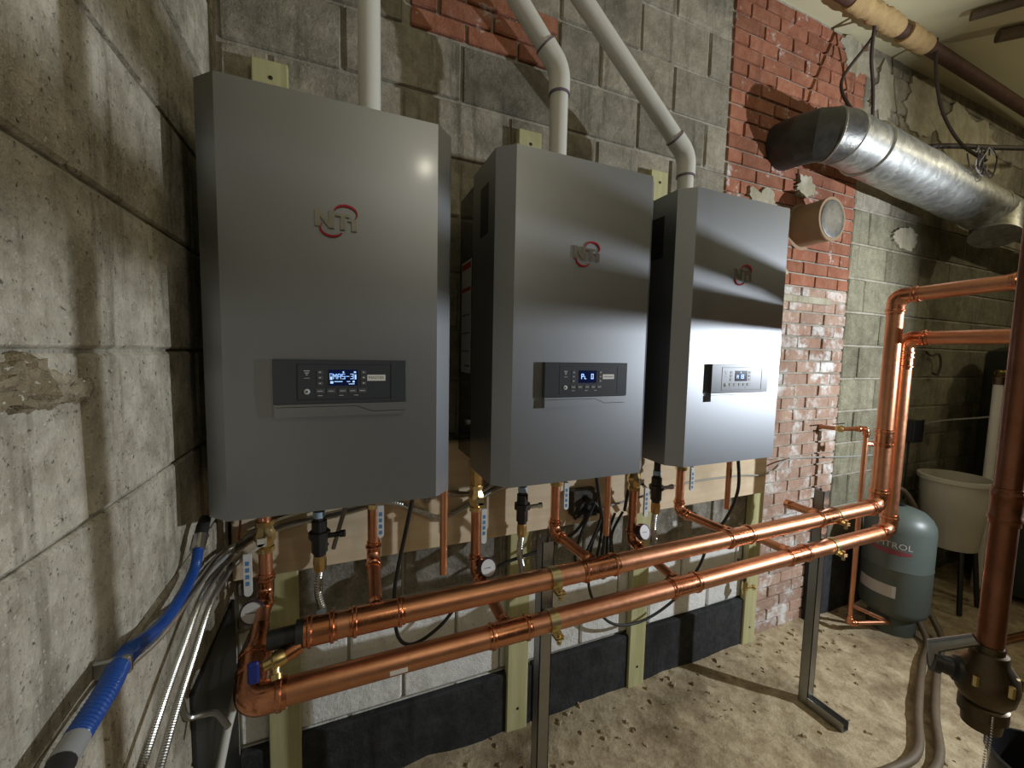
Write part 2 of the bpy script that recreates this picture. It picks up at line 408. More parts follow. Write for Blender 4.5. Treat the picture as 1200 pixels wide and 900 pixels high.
# left wall blocks (larger, rough cast)
for c in range(-8, 9):
    z0 = -0.01 + 0.235 * c; zc = z0 + 0.1175
    if z0 > ZC or z0 + 0.235 < ZF: continue
    y = 0.73 + (0.0 if c % 2 else 0.235) - 0.47 * 6
    while y < YW - 0.02:
        a, b = y + 0.0025, min(y + 0.47, YW - 0.01) - 0.0025
        if b > -1.6 and b - a > 0.03:
            me = rough_block(b - a, 0.230, 0.0085, 0.005, 'block_left', (c % 3), 0.0015)
            piece('concrete_block', wl, me, (XL - 0.006 + random.uniform(-0.002, 0.002), (a + b) / 2, zc), math.pi / 2)
        y += 0.47
# broken mortar ledge on left wall
ml = MB(); nu, nv = 70, 14
for i in range(nu + 1):
    y = 0.36 + 0.40 * i / nu; env = math.sin(math.pi * i / nu) ** 0.4 * (0.75 + 0.5 * noise.noise((y * 14, 1, 2)))
    for j in range(nv + 1):
        a = math.pi * (j / nv - 0.5); r_ = 0.038 * max(0.05, env) * (1 + 0.55 * noise.noise((y * 30, math.sin(a) * 1.6, 4)) + 0.45 * noise.noise((y * 75, math.sin(a) * 4, 8)))
        ml.v.append(Vector((XL - 0.004 + 0.85 * r_ * math.cos(a), y, -0.052 + 0.018 * noise.noise((y * 9, 3, 3)) + 1.05 * r_ * math.sin(a))))
for i in range(nu):
    for j in range(nv):
        k = i * (nv + 1) + j; ml.f.append((k, k + 1, k + nv + 2, k + nv + 1))
o = ml.build('mortar_ledge', 'ledge_mortar', sharp=25); o.parent = wl
# black coated band along the foot of the wall, and a taller black piece further right
bb = MB()
for (a, b, top) in ((XL + 0.002, 0.742, -1.340), (0.742, 1.35, -1.336), (1.352, 2.12, -1.332), (2.60, 3.6, -1.16)):
    bb.bbox((a, YW - 0.03, ZF - 0.03), (b, YW + 0.004, top), 0.006)
struct(bb.build('baseboard_back', 'band_black'))
# ragged plaster patches at the top of the wall near the duct
def ragged(cx, cz, w_, h_, seed, name='plaster_patch'):
    n = 44; poly = []
    for k in range(n):
        a = 2 * math.pi * k / n; q = 0.85 + 0.45 * noise.noise((math.cos(a) * 1.3, math.sin(a) * 1.3, seed * 7.3)) + 0.22 * noise.noise((math.cos(a) * 4, math.sin(a) * 4, seed * 3.1)) + 0.10 * noise.noise((math.cos(a) * 11, math.sin(a) * 11, seed))
        poly.append((cx + w_ / 2 * math.cos(a) * q, cz + h_ / 2 * math.sin(a) * q))
    m = MB().prism(poly, lambda p, t: (p[0], t, p[1]), YW - 0.010 - 0.0016 * seed, YW + 0.004).build(name, 'plaster'); m.parent = wb
for a in ((2.72, 1.70, 0.34, 0.24, 1), (2.98, 1.56, 0.22, 0.34, 2), (3.40, 1.60, 0.55, 0.36, 3), (4.05, 1.52, 0.9, 0.5, 4), (2.02, 0.78, 0.30, 0.20, 5), (2.06, 0.50, 0.34, 0.22, 8), (2.32, 0.93, 0.2, 0.14, 9), (3.35, 0.78, 0.3, 0.14, 6)): ragged(*a)
lt = MB().bbox((1.80, YW - 0.022, 0.31), (2.62, YW, 0.35), 0.004).build('lintel_strip', 'plaster'); lt.parent = wb

# ---------------------------------------------------------------- timber
for (x0, zt, lab) in ((-0.235, 0.85, 'pale green treated timber stud behind the largest nearest boiler, in the wall corner'),
                      (0.622, 0.84, 'pale timber stud beside the left steel strut, its top showing behind the middle boiler'),
                      (1.252, 0.81, 'pale timber stud between the two steel struts, its top beside the middle boiler vent shadow'),
                      (2.035, -0.60, 'short pale timber stud at the right end of the backing board by the brick')):
    t = thing('timber_stud', (x0 + 0.045, 1.481, ZF), lab, 'timber stud', 'timber studs carrying the boilers')
    MB().bbox((x0, 1.458, ZF - 0.01), (x0 + 0.095, YW - 0.010, zt), 0.003).build('post', 'wood_treated', t)
    for zz in (zt - 0.05, -1.5):
        MB().lathe((x0 + 0.05, 1.4585, zz), (0, -1, 0), [(0, 0.006), (0.002, 0.006), (0.003, 0.003)], 10).build('screw', 'dark_iron', t)
bt = thing('backing_board', (0.9, 1.43, -0.72), 'long tan backing board running across the studs under the three boilers', 'board')
MB().bbox((XL + 0.012, 1.418, -0.715), (2.075, 1.4575, -0.33), 0.003).build('plank', 'wood_board', bt)
for (x, z) in ((0.12, -0.585), (-0.05, -0.64), (0.70, -0.42), (1.3, -0.62), (1.98, -0.45), (0.9, -0.69)):
    MB().lathe((x, 1.418, z), (0, -1, 0), [(0, 0.006), (0.002, 0.006), (0.003, 0.003)], 10).build('screw', 'dark_iron', bt)

# ---------------------------------------------------------------- boilers
NTI_N = [[(0.06, 0), (0.06, 1)], [(0.06, 0.96), (0.34, 0.04)], [(0.34, 0), (0.34, 1)]]
def boiler(c, label, screen, sticker):
    b = thing('wall_boiler', (c, 1.2, -0.37), label, 'boiler', 'wall-hung boilers in a row')
    Z0, Z1 = -0.370, 0.536; F = 1.0; hx = 0.222; ox = 0.264; px0, px1 = c - 0.148, c + 0.148; pz0, pz1 = -0.150, -0.024
    m = MB(); q = lambda *p: m.add(p, [tuple(range(len(p)))])
    def wallq(x0, y0, x1, y1): q((x0, y0, Z0), (x1, y1, Z0), (x1, y1, Z1), (x0, y0, Z1))
    q((c - hx, F, Z0), (c + hx, F, Z0), (c + hx, F, Z1), (c - hx, F, Z1))
    yb = 1.235; ch = 0.042
    wallq(c - ox, F + ch, c - hx, F); wallq(c + hx, F, c + ox, F + ch); wallq(c - ox, yb, c - ox, F + ch); wallq(c + ox, F + ch, c + ox, yb)
    for Z in (Z0, Z1): q((c - hx, F, Z), (c + hx, F, Z), (c + ox, F + ch, Z), (c + ox, yb, Z), (c - ox, yb, Z), (c - ox, F + ch, Z))
    cv = m.build('front_cover', 'cover_metal', b, sharp=10)
    bd = MB().bbox((c - 0.255, 1.235, Z0 + 0.012), (c + 0.255, 1.4175, Z1 - 0.012), 0.006).build('body', 'black_gloss', b)
    for s in (-1, 1):
        MB().bbox((c + s * 0.2645, 1.095, 0.33), (c + s * 0.262, 1.165, 0.47), 0.001).build('hand_grip', 'black_plastic', cv)
        MB().box((c + s * 0.2555, 1.2365, Z0 + 0.06), (c + s * 0.2575, 1.240, Z1 - 0.10)).build('edge_strip', 'chrome', bd)
    lb = MB().box((c - 0.2556, 1.275, -0.07), (c - 0.2562, 1.385, 0.30)).build('rating_label', 'white_paper', bd)
    for (z0, z1, y0, y1, mt) in ((0.272, 0.292, 1.28, 1.38, 'red_print'), (0.20, 0.212, 1.28, 1.38, 'red_print'), (0.12, 0.124, 1.285, 1.375, 'grey_print'), (0.06, 0.064, 1.285, 1.375, 'grey_print'), (0.0, 0.004, 1.285, 1.375, 'grey_print'), (-0.05, -0.044, 1.285, 1.34, 'grey_print')):
        MB().box((c - 0.2563, y0, z0), (c - 0.2566, y1, z1)).build('label_line', mt, bd)
    MB().lathe((c - 0.2552, 1.30, -0.235), (-1, 0, 0), [(0, 0.011), (0.006, 0.011), (0.008, 0.006)], 12).build('side_screw', 'chrome', bd)
    # underside sockets and top collar
    for x in (c - 0.205, c + 0.085): MB().lathe((x, 1.30, Z0 + 0.02), (0, 0, -1), [(0, 0.026), (0.035, 0.026), (0.040, 0.022)], 18).build('pipe_socket', 'brass', b)
    MB().lathe((c + 0.085, 1.25, Z1 - 0.02), (0, 0, 1), [(0, 0.048), (0.03, 0.048), (0.035, 0.042)], 22).build('vent_socket', 'black_plastic', b)
    # control panel
    P = 0.986; px0, px1 = c - 0.131, c + 0.146
    cp = MB().bbox((px0, P, -0.1215), (px1, 1.0003, pz1), 0.0008).build('control_panel', 'panel_grey', b)
    def bar(x0, z0, x1, z1, mt, nm, d=0.0012): return MB().bbox((c + x0, P - d, z0), (c + x1, P + 0.001, z1), min(0.0004, d / 3)).build(nm, mt, cp)
    fx0, fx1, fz0, fz1 = -0.085, 0.112, -0.113, -0.034; t = 0.0016
    fr = MB()
    for (a0, b0, a1, b1) in ((fx0, fz0, fx1, fz0 + t), (fx0, fz1 - t, fx1, fz1), (fx0, fz0, fx0 + t, fz1), (fx1 - t, fz0, fx1, fz1)): fr.box((c + a0, P - 0.0006, b0), (c + a1, P + 0.001, b1))
    fr.build('panel_frame', 'panel_line', cp)
    sx0, sx1, sz0, sz1 = -0.022, 0.038, -0.082, -0.046
    bar(sx0, sz0, sx1, sz1, 'lcd_black', 'screen', 0.001)
    g = MB(); gy0, gy1 = P - 0.0016, P - 0.0009; bx = c + sx0
    if screen == 'MAS':
        L = {'M': [[(0, 0), (0, 1), (0.5, 0.5), (1, 1), (1, 0)]], 'A': [[(0, 0), (0, 0.8), (0.2, 1), (0.8, 1), (1, 0.8), (1, 0)], [(0, 0.5), (1, 0.5)]],
             'S': [[(1, 1), (0, 1), (0, 0.5), (1, 0.5), (1, 0), (0, 0)]], '-': [[(0, 0.5), (1, 0.5)]], '3': [[(0, 1), (1, 1), (1, 0), (0, 0)], [(0.2, 0.5), (1, 0.5)]]}
        for i, ch_ in enumerate('MAS-3'): strokes(g, L[ch_], bx + 0.0095 + i * 0.0088, -0.0665, 0.0058, 0.0105, 0.0012, gy0, gy1)
        strokes(g, [[(0, 0), (0, 1), (1, 1), (1, 0), (0, 0)]], bx + 0.0025, -0.0680, 0.0042, 0.013, 0.0008, gy0, gy1)
        g.box((bx + 0.0032, gy0, -0.0678), (bx + 0.0062, gy1, -0.0620)); g.box((bx + 0.0535, gy0, -0.0678), (bx + 0.0570, gy1, -0.0570))
        for (x0, z0, x1, z1) in ((0.0285, -0.0535, 0.0315, -0.050), (0.052, -0.0535, 0.0565, -0.0500), (0.003, -0.077, 0.009, -0.072), (0.011, -0.0735, 0.028, -0.072), (0.037, -0.0735, 0.044, -0.072), (0.049, -0.0750, 0.0535, -0.071), (0.041, -0.0790, 0.053, -0.0775)): g.box((bx + x0, gy0, z0), (bx + x1, gy1, z1))
    elif screen == 'PL':
        strokes(g, [[(0, 0), (0, 1), (1, 1), (1, 0.5), (0, 0.5)]], bx + 0.008, -0.070, 0.0065, 0.013, 0.0018, gy0, gy1)
        strokes(g, [[(0, 1), (0, 0), (1, 0)]], bx + 0.0185, -0.070, 0.0045, 0.007, 0.0016, gy0, gy1)
        strokes(g, [[(0, 0), (0, 1), (1, 1), (1, 0), (0, 0)]], bx + 0.041, -0.070, 0.0060, 0.013, 0.0018, gy0, gy1)
    else:
        strokes(g, [[(0, 0), (0, 1), (1, 1), (1, 0)], [(0, 0.5), (1, 0.5)]], bx + 0.008, -0.072, 0.0065, 0.010, 0.0018, gy0, gy1)
        strokes(g, [[(0, 0), (0, 1), (1, 1), (1, 0), (0, 0)], [(0, .5), (1, .5)]], bx + 0.030, -0.072, 0.011, 0.012, 0.0022, gy0, gy1)
        g.box((bx + 0.025, gy0, -0.0545), (bx + 0.028, gy1, -0.0495))
    g.build('screen_glyphs', 'lcd_glyph', cp)
    for x in (-0.040, 0.0505):
        for z in (-0.052, -0.064, -0.0765): 
            k = bar(x - 0.0055, z - 0.0045, x + 0.0055, z + 0.0045, 'panel_key', 'button'); bar(x - 0.002, z - 0.0012, x + 0.002, z + 0.0012, 'key_print', 'button_mark', 0.0016)
    for x in (-0.040, -0.018, 0.006, 0.027, 0.0475):
        bar(x - 0.0085, -0.0985, x + 0.0085, -0.0885, 'panel_key', 'button'); bar(x - 0.0055, -0.0945, x + 0.0055, -0.0930, 'key_print', 'button_mark', 0.0016)
    for x in (-0.040, 0.003, 0.034): bar(x - 0.005, -0.1045, x + 0.005, -0.1032, 'key_print', 'button_mark', 0.0016)
    # wireless symbol and round key
    for (w_, z) in ((0.006, -0.049), (0.004, -0.0535), (0.0022, -0.0575)): bar(-0.066 - w_, z - 0.0010, -0.066 + w_, z + 0.0010, 'key_print', 'wireless_mark', 0.0012)
    bar(-0.072, -0.0655, -0.060, -0.0643, 'key_print', 'wireless_mark', 0.0012)
    MB().lathe((c - 0.066, P + 0.0005, -0.0945), (0, -1, 0), [(0, 0.0062), (0.002, 0.0062), (0.0026, 0.005)], 18).build('round_button', 'key_print', cp)
    MB().lathe((c - 0.066, P - 0.0018, -0.0945), (0, -1, 0), [(0, 0.0022), (0.0012, 0.0022)], 10).build('round_button_eye', 'panel_line', cp)
    if sticker:
        st = MB().box((c + 0.0585, P - 0.0008, -0.0715), (c + 0.0985, P, -0.0575)).build('sticker', 'white_paper', cp)
        if sticker == 'MASTER': text_mb('MASTER', 0.0095, (c + 0.0785, P - 0.0011, -0.0645)).build('sticker_text', 'grey_print', cp, fixn=False)
        else: MB().box((c + 0.0625, P - 0.0011, -0.0655), (c + 0.0950, P - 0.0007, -0.0635)).build('sticker_text', 'grey_print', cp)
    # lower lip with its angled notch
    xa, xb = c + 0.035, c + 0.068
    MB().prism([(px0 + 0.002, -0.1505), (px1 - 0.001, -0.1505), (px1 - 0.001, -0.1425), (xb, -0.1425), (xa, -0.1290), (px0 + 0.002, -0.1290)], lambda p, t_: (p[0], t_, p[1]), P + 0.0010, 1.0003).build('panel_lip', 'cover_metal', b, sharp=12)
    MB().prism([(px0 + 0.002, -0.1225), (px0 + 0.002, -0.1280), (xa + 0.0005, -0.1280), (xb + 0.0005, -0.1412), (px1 - 0.001, -0.1412), (px1 - 0.001, -0.1225)], lambda p, t_: (p[0], t_, p[1]), P + 0.0014, 1.0003).build('panel_lip', 'cover_metal', b, sharp=12)
    # raised emblem
    lg = thing_child = None
    ex = c - 0.046; ez = 0.2625; wN = 0.085
    fn = lambda p, t_: (ex + p[0] * 0.085, t_, ez + p[1] * 0.038)
    em = MB().prism([(0, 0.08), (0.13, 0.08), (0.13, 0.62), (0.33, 0.04), (0.46, 0.04), (0.46, 1.0), (0.33, 1.0), (0.33, 0.44), (0.13, 1.0), (0, 1.0)], fn, 0.9955, 1.0005).build('emblem', 'logo_silver', b)
    MB().prism([(0.60, 0.02), (0.72, 0.02), (0.72, 0.76), (0.84, 0.76), (0.84, 0.92), (0.49, 0.92), (0.49, 0.76), (0.60, 0.76)], fn, 0.9955, 1.0005).build('emblem_letter', 'logo_silver', em)
    MB().prism([(0.87, 0.0), (1.0, 0.0), (1.0, 0.66), (0.79, 0.66), (0.79, 0.52), (0.87, 0.52)], fn, 0.9955, 1.0005).build('emblem_letter', 'logo_silver', em)
    def swoosh(cx, cz, rx_, rz_, a0, a1, nm):
        s_ = MB(); n = 16; up = []; lo = []
        for k in range(n + 1):
            f = k / n; a = math.radians(a0 + (a1 - a0) * f); th = 0.0008 + 0.0042 * math.sin(math.pi * min(1, f * 0.9)) 
            up.append((cx + (rx_ + th) * math.cos(a), cz + (rz_ + th) * math.sin(a))); lo.append((cx + rx_ * math.cos(a), cz + rz_ * math.sin(a)))
        for k in range(n):
            s_.prism([lo[k], lo[k + 1], up[k + 1], up[k]], lambda p, t_: (p[0], t_, p[1]), 0.9965, 1.0005)
        s_.build(nm, 'logo_red', em)
    swoosh(ex + 0.062, ez + 0.036, 0.0225, 0.0150, -35, 165, 'emblem_swoosh'); swoosh(ex + 0.034, ez + 0.002, 0.022, 0.0150, 145, 330, 'emblem_swoosh')
    return b
C1, C2, C3 = -0.004, 0.644, 1.270
boiler(C1, 'nearest, largest-looking grey wall boiler with a MASTER sticker, next to the rough block wall', 'MAS', 'MASTER')
boiler(C2, 'grey wall boiler hanging in the middle of the row of three', 'PL', 'x')
boiler(C3, 'farthest, smallest-looking silver-grey wall boiler beside the red brick', 'X', None)

# ---------------------------------------------------------------- white vent pipes
def vent(path, label, elbow_at=None):
    b = Vector(path[0]); t = thing('vent_pipe', b, label, 'pipe', 'white plastic boiler vents')
    MB().tube(fillet(path, 0.10, 8) if len(path) > 2 else path, 0.0300, 24).build('pipe', 'pvc_white', t)
    MB().lathe(b, (0, 0, 1), [(-0.02, 0.042), (0.004, 0.042), (0.008, 0.036), (0.03, 0.0355), (0.034, 0.031)], 24).build('base_collar', 'pvc_white', t)
    for i in range(1, len(path) - 1):
        c_ = Vector(path[i]); a = (Vector(path[i - 1]) - c_).normalized(); d = (Vector(path[i + 1]) - c_).normalized()
        pts = fillet([c_ + a * 0.078, c_, c_ + d * 0.078], 0.10, 10)
        el = MB().tube(pts, 0.0350, 24).build('elbow', 'pvc_white', t)
        for q_, dd in ((pts[0], -a), (pts[-1], -d)):
            MB().lathe(q_ - dd * 0.002, dd, [(-0.004, 0.0335), (-0.0035, 0.0352), (0.003, 0.0352), (0.0035, 0.0345)], 24).build('joint_ring', 'pvc_purple', el)
    return t
vent([(0.080, 1.25, 0.536), (0.080, 1.25, 1.79)], 'straight white vent pipe rising from the nearest boiler')
vent([(0.675, 1.25, 0.536), (0.675, 1.25, 0.935), (0.345, 1.25, 1.28), (0.345, 1.25, 1.79)], 'white vent pipe with an elbow rising from the middle boiler')
vent([(1.240, 1.25, 0.536), (1.240, 1.25, 0.775), (0.56, 1.25, 1.335), (0.56, 1.25, 1.79)], 'long slanting white vent pipe rising from the farthest boiler')
t = thing('sensor_plug', (0.195, 1.30, 0.536), 'small green plug on top of the nearest boiler', 'plug')
MB().lathe((0.195, 1.25, 0.534), (0, 0, 1), [(0, 0.010), (0.028, 0.010), (0.034, 0.007)], 12).build('cap', 'green_plastic', t)

# ---------------------------------------------------------------- copper piping
R2 = 0.0305; R1 = 0.0175
def sleeve(mb, p, d, L, r, bead=0.005, two=True, n=24):
    """press-fitting body from p along d"""
    pr = [(0, r + 0.0005), (0.0005, r + 0.0022), (0.007, r + 0.0022), (0.010, r + bead), (0.016, r + bead), (0.019, r + 0.0024)]
    end = [(L - 0.019, r + 0.0024), (L - 0.016, r + bead), (L - 0.010, r + bead), (L - 0.007, r + 0.0022), (L - 0.0005, r + 0.0022), (L, r + 0.0005)]
    mb.lathe(p, d, pr + (end if two else [(L, r + 0.0024)]), n)
YH = 1.04; ZU = -0.681; ZD = -0.818; YC = 1.30
def tee(parent, x, z, L=0.135, stub=None, up=False):
    m = MB(); sleeve(m, (x - L / 2, YH, z), (1, 0, 0), L, R2, 0.006)
    o = m.build('tee', 'copper_fitting', parent)
    m = MB(); sleeve(m, (x, YH + 0.024, z), (0, 1, 0), 0.038, R1 + 0.001, 0.004, False); m.build('tee_branch', 'copper_fitting', o)
    if stub:
        MB().tube([(x, YH + 0.03, z), (x, YH + stub, z)], R1, 16).build('stub_pipe', 'copper', o)
        m = MB(); sleeve(m, (x, YH + stub - 0.02, z), (0, 1, 0), 0.03, R1, 0.003, False); m.build('stub_cap', 'copper_fitting', o)
def elbow(parent, pts, r, rad, name='elbow', mat='copper_fitting'):
    a, c_, b_ = (Vector(p) for p in pts); da = (a - c_).normalized(); db = (b_ - c_).normalized()
    pt = fillet([c_ + da * rad * 1.02, c_, c_ + db * rad * 1.02], rad, 12)
    o = MB().tube(pt, r + 0.003, 24, False).build(name, mat, parent)
    for q_, d in ((pt[0], da), (pt[-1], db)):
        m = MB(); m.lathe(q_ - d * 0.004, d, [(0, r + 0.003), (0.004, r + 0.0065), (0.011, r + 0.0065), (0.014, r + 0.003), (0.024, r + 0.0026), (0.0245, r)], 24); m.build('press_bead', mat, o)
    return o
# upper (supply) header
XU, XD, ZUT, ZDT = 2.315, 2.425, 0.290, 0.105
hu = thing('copper_header', (1.1, YH, ZU), 'upper of the two long copper header pipes, with its riser and overhead run', 'pipe', 'copper header pipes')
path = [(-0.085, YH, ZU), (XU, YH, ZU), (XU, YH, ZUT), (XU, 0.63, ZUT + 0.015), (XU, 0.49, 0.168), (XU, -1.9, 0.37)]  # unseen dip in this run, added to throw a shadow band on the boilers
MB().tube(fillet(path, 0.06, 8), R2, 28).build('pipe', 'copper', hu)
elbow(hu, path[0:3], R2, 0.062); elbow(hu, path[1:4], R2, 0.062); elbow(hu, path[2:5], R2, 0.05); elbow(hu, path[3:6], R2, 0.05)
for x in (0.078, 0.755, 1.385): tee(hu, x, ZU)
tee(hu, 1.925, ZU, 0.135, 0.16)
m = MB(); sleeve(m, (XU, YH, -0.40), (0, 0, 1), 0.085, R2, 0.006); m.build('coupling', 'copper_fitting', hu)
m = MB(); sleeve(m, (-0.09, YH, ZU), (1, 0, 0), 0.075, R2, 0.006); m.build('end_coupling', 'copper_fitting', hu)
MB().lathe((-0.09, YH, ZU), (-1, 0, 0), [(0, 0.0325), (0.016, 0.0325), (0.017, 0.023), (0.075, 0.022)], 22).build('end_nipple', 'dark_iron', hu)
dv = MB().tube([(-0.095, YH - 0.02, ZU - 0.016), (-0.125, YH - 0.03, ZU - 0.025)], 0.016, 14).build('drain_neck', 'copper_fitting', hu)
MB().lathe((-0.12, YH - 0.028, ZU - 0.024), (-1, -0.2, -0.2), [(0, 0.014), (0.012, 0.018), (0.03, 0.018), (0.034, 0.012), (0.05, 0.012)], 14).build('drain_valve', 'brass', dv)
MB().lathe((-0.145, YH - 0.035, ZU - 0.032), (0.1, -0.5, -0.8), [(0, 0.011), (0.012, 0.011), (0.013, 0.009), (0.022, 0.009), (0.023, 0.013), (0.034, 0.012)], 14).build('hose_spout', 'brass', dv)
MB().bbox((-0.198, YH - 0.052, ZU - 0.062), (-0.175, YH - 0.040, ZU - 0.012), 0.004).build('drain_handle', 'blue_handle', dv)
# lower (return) header
hd = thing('copper_header', (1.1, YH, ZD), 'lower of the two long copper header pipes, with its riser and overhead run', 'pipe', 'copper header pipes')
path = [(-0.14, YH, ZD), (XD, YH, ZD), (XD, YH, ZDT), (XD, -1.9, ZDT)]
MB().tube(fillet(path, 0.06, 8), R2, 28).build('pipe', 'copper', hd)
elbow(hd, path[0:3], R2, 0.062); elbow(hd, path[1:4], R2, 0.062)
for x in (0.447, 1.122): tee(hd, x, ZD)
tee(hd, 1.742, ZD, 0.135, 0.17)
m = MB(); sleeve(m, (XD, YH, -0.04), (0, 0, 1), 0.07, R2, 0.006); m.build('coupling', 'copper_fitting', hd)
elbow(hd, [(-0.10, YH, ZD), (-0.206, YH, ZD), (-0.206, YC, -0.700)], R2 + 0.002, 0.058, 'end_elbow')
MB().bbox((0.105, YH - R2 - 0.0012, ZD - 0.010), (0.150, YH - R2 + 0.006, ZD + 0.002), 0.0004).build('tape_scrap', 'tape_white', hd)
# strut posts
def post(x, label):
    t = thing('strut_post', (x, 1.095, ZF), label, 'post', 'steel strut posts under the headers')
    w_ = 0.0206; y0, y1 = 1.0745, 1.1155; th = 0.0026; z0, z1 = ZF + 0.0, -0.585
    for nm, a, b_ in (('channel_web', (x - w_, y0, z0), (x - w_ + th, y1, z1)), ('channel_flange', (x - w_, y0, z0), (x + w_, y0 + th, z1)), ('channel_flange', (x - w_, y1 - th, z0), (x + w_, y1, z1)),
                      ('channel_lip', (x + w_ - th, y0, z0), (x + w_, y0 + 0.009, z1)), ('channel_lip', (x + w_ - th, y1 - 0.009, z0), (x + w_, y1, z1))):
        MB().box(a, b_).build(nm, 'strut_steel', t)
    ft = MB(); ft.box((x - w_, 0.93, ZF), (x + w_, y0, ZF + th)); ft.box((x - w_, 0.93, ZF), (x - w_ + th, y0, ZF + 0.041)); ft.box((x + w_ - th, 0.93, ZF), (x + w_, y0, ZF + 0.041)); ft.build('foot', 'strut_steel', t)
    for z in (ZU, ZD):
        cl = MB(); n = 24; vs = []; fs = []
        for k in range(n):
            a = 2 * math.pi * k / n
            for (r, dx) in ((R2 + 0.0005, -0.015), (R2 + 0.0035, -0.015), (R2 + 0.0035, 0.015), (R2 + 0.0005, 0.015)): vs.append((x + dx, YH + r * math.cos(a), z + r * math.sin(a)))
        for k in range(n):
            k2 = (k + 1) % n
            for j in range(4): fs.append((k * 4 + j, k * 4 + (j + 1) % 4, k2 * 4 + (j + 1) % 4, k2 * 4 + j))
        cl.add(vs, fs); c_ = cl.build('pipe_clamp', 'zinc_gold', t)
        for s in (0.0, 0.008): MB().bbox((x - 0.014, YH - R2 - 0.026, z - R2 * 0.55 - s), (x + 0.014, YH - R2 + 0.006, z - R2 * 0.55 - s - 0.003), 0.0005).build('clamp_ear', 'zinc_gold', c_)
        MB().lathe((x, YH - R2 - 0.017, z - R2 * 0.55 + 0.012), (0, 0, -1), [(0, 0.007), (0.007, 0.007), (0.008, 0.004), (0.03, 0.004), (0.031, 0.0075), (0.038, 0.0075)], 6).build('clamp_bolt', 'zinc_gold', c_)
    return t
post(0.588, 'steel strut post with gold pipe clamps, nearer one beside the middle boiler')
post(1.985, 'steel strut post with gold pipe clamps, farther one with its foot on open floor')
# ball valve
def ball_valve(parent, x, y, z, side=1, lever_len=0.125, lean=0.0, mat='brass'):
    v = MB().lathe((x, y, z + 0.045), (0, 0, -1), [(0, 0.024), (0.014, 0.024), (0.015, 0.020), (0.026, 0.022), (0.036, 0.028), (0.054, 0.028), (0.064, 0.022), (0.074, 0.020), (0.076, 0.024), (0.09, 0.024)], 8).build('ball_valve', mat, parent)
    MB().lathe((x, y - 0.022, z), (0, -1, 0), [(0, 0.010), (0.016, 0.010), (0.017, 0.013), (0.023, 0.013)], 8).build('valve_stem', 'chrome', v)
    lv = MB(); yl = y - 0.044; xo = x + side * 0.016
    lv.bbox((x - 0.012, yl - 0.003, z - 0.012), (x + 0.012, yl, z + 0.012), 0.0008)
    lv.prism([(x - 0.008, z - 0.004), (xo - 0.009, z - 0.03), (xo + 0.009, z - 0.03), (x + 0.008, z - 0.004)], lambda p, t_: (p[0], t_, p[1]), yl - 0.003, yl)
    lv.build('lever', 'chrome', v)
    n = 10; poly = [(xo - 0.0095, z - 0.025), (xo + 0.0095, z - 0.025)] + [(xo + 0.0095 * math.cos(a) + lean, z - lever_len - 0.0095 * math.sin(a)) for a in [math.pi * k / n for k in range(n + 1)]]
    MB().prism(poly, lambda p, t_: (p[0], t_, p[1]), yl - 0.006, yl + 0.003).build('lever_grip', 'white_paper', v)
    for k in range(4):
        z0 = z - 0.045 - k * 0.019
        MB().box((xo - 0.005, yl - 0.0066, z0 - 0.012), (xo + 0.004, yl - 0.0060, z0)).build('grip_print', 'blue_print', v)
    return v
def gauge(parent, x, y, z, r=0.029, chrome=False):
    d = Vector((-0.1, -1, 0.25)).normalized() if not chrome else Vector((0.12, -1, 0.35)).normalized()
    g_ = MB().lathe((x, y, z), d, [(0, r * 0.85), (0.004, r), (0.026, r), (0.029, r * 0.93), (0.029, r * 0.86), (0.026, r * 0.86)], 28).build('gauge', 'gauge_rim', parent)
    p = Vector((x, y, z)) + d * 0.0265; MB().lathe(p, d, [(0, r * 0.86), (0.0006, r * 0.86)], 28).build('gauge_dial', 'gauge_face', g_)
    u = Vector((1, 0, 0)); u = (u - d * u.dot(d)).normalized(); vv = d.cross(u)
    q_ = p + d * 0.0012; MB().add([q_ - u * r * 0.55 - vv * 0.0006, q_ + u * r * 0.25 - vv * 0.0014, q_ + u * r * 0.25 + vv * 0.0014, q_ - u * r * 0.55 + vv * 0.0006], [(0, 1, 2, 3)]).build('needle', 'panel_line', g_)
    return g_
names = ('nearest', 'middle', 'farthest')
sup = ((0.087, -0.655), (0.735, -0.675), (1.350, -0.675))
for i, (x, ze) in enumerate(sup):
    t = thing('supply_branch', (x, YC, -0.5), 'copper supply branch dropping from the %s boiler to the upper header' % names[i], 'pipe', 'copper supply branches')
    xh = (0.078, 0.755, 1.385)[i]; p = [(x, YC, -0.39), (x, YC, ze), (xh, YH + 0.045, ZU)]
    MB().tube(fillet(p, 0.045, 8), R1, 18).build('pipe', 'copper', t)
    elbow(t, p, R1, 0.036)
    MB().lathe((x, YC, -0.375), (0, 0, -1), [(0, 0.023), (0.02, 0.023), (0.021, 0.019), (0.05, 0.019)], 8).build('union', 'brass', t)
    ball_valve(t, x + 0.002, YC, -0.445, 1, 0.115)
ret = ((-0.206, -0.700), (0.424, -0.755), (1.100, -0.765))
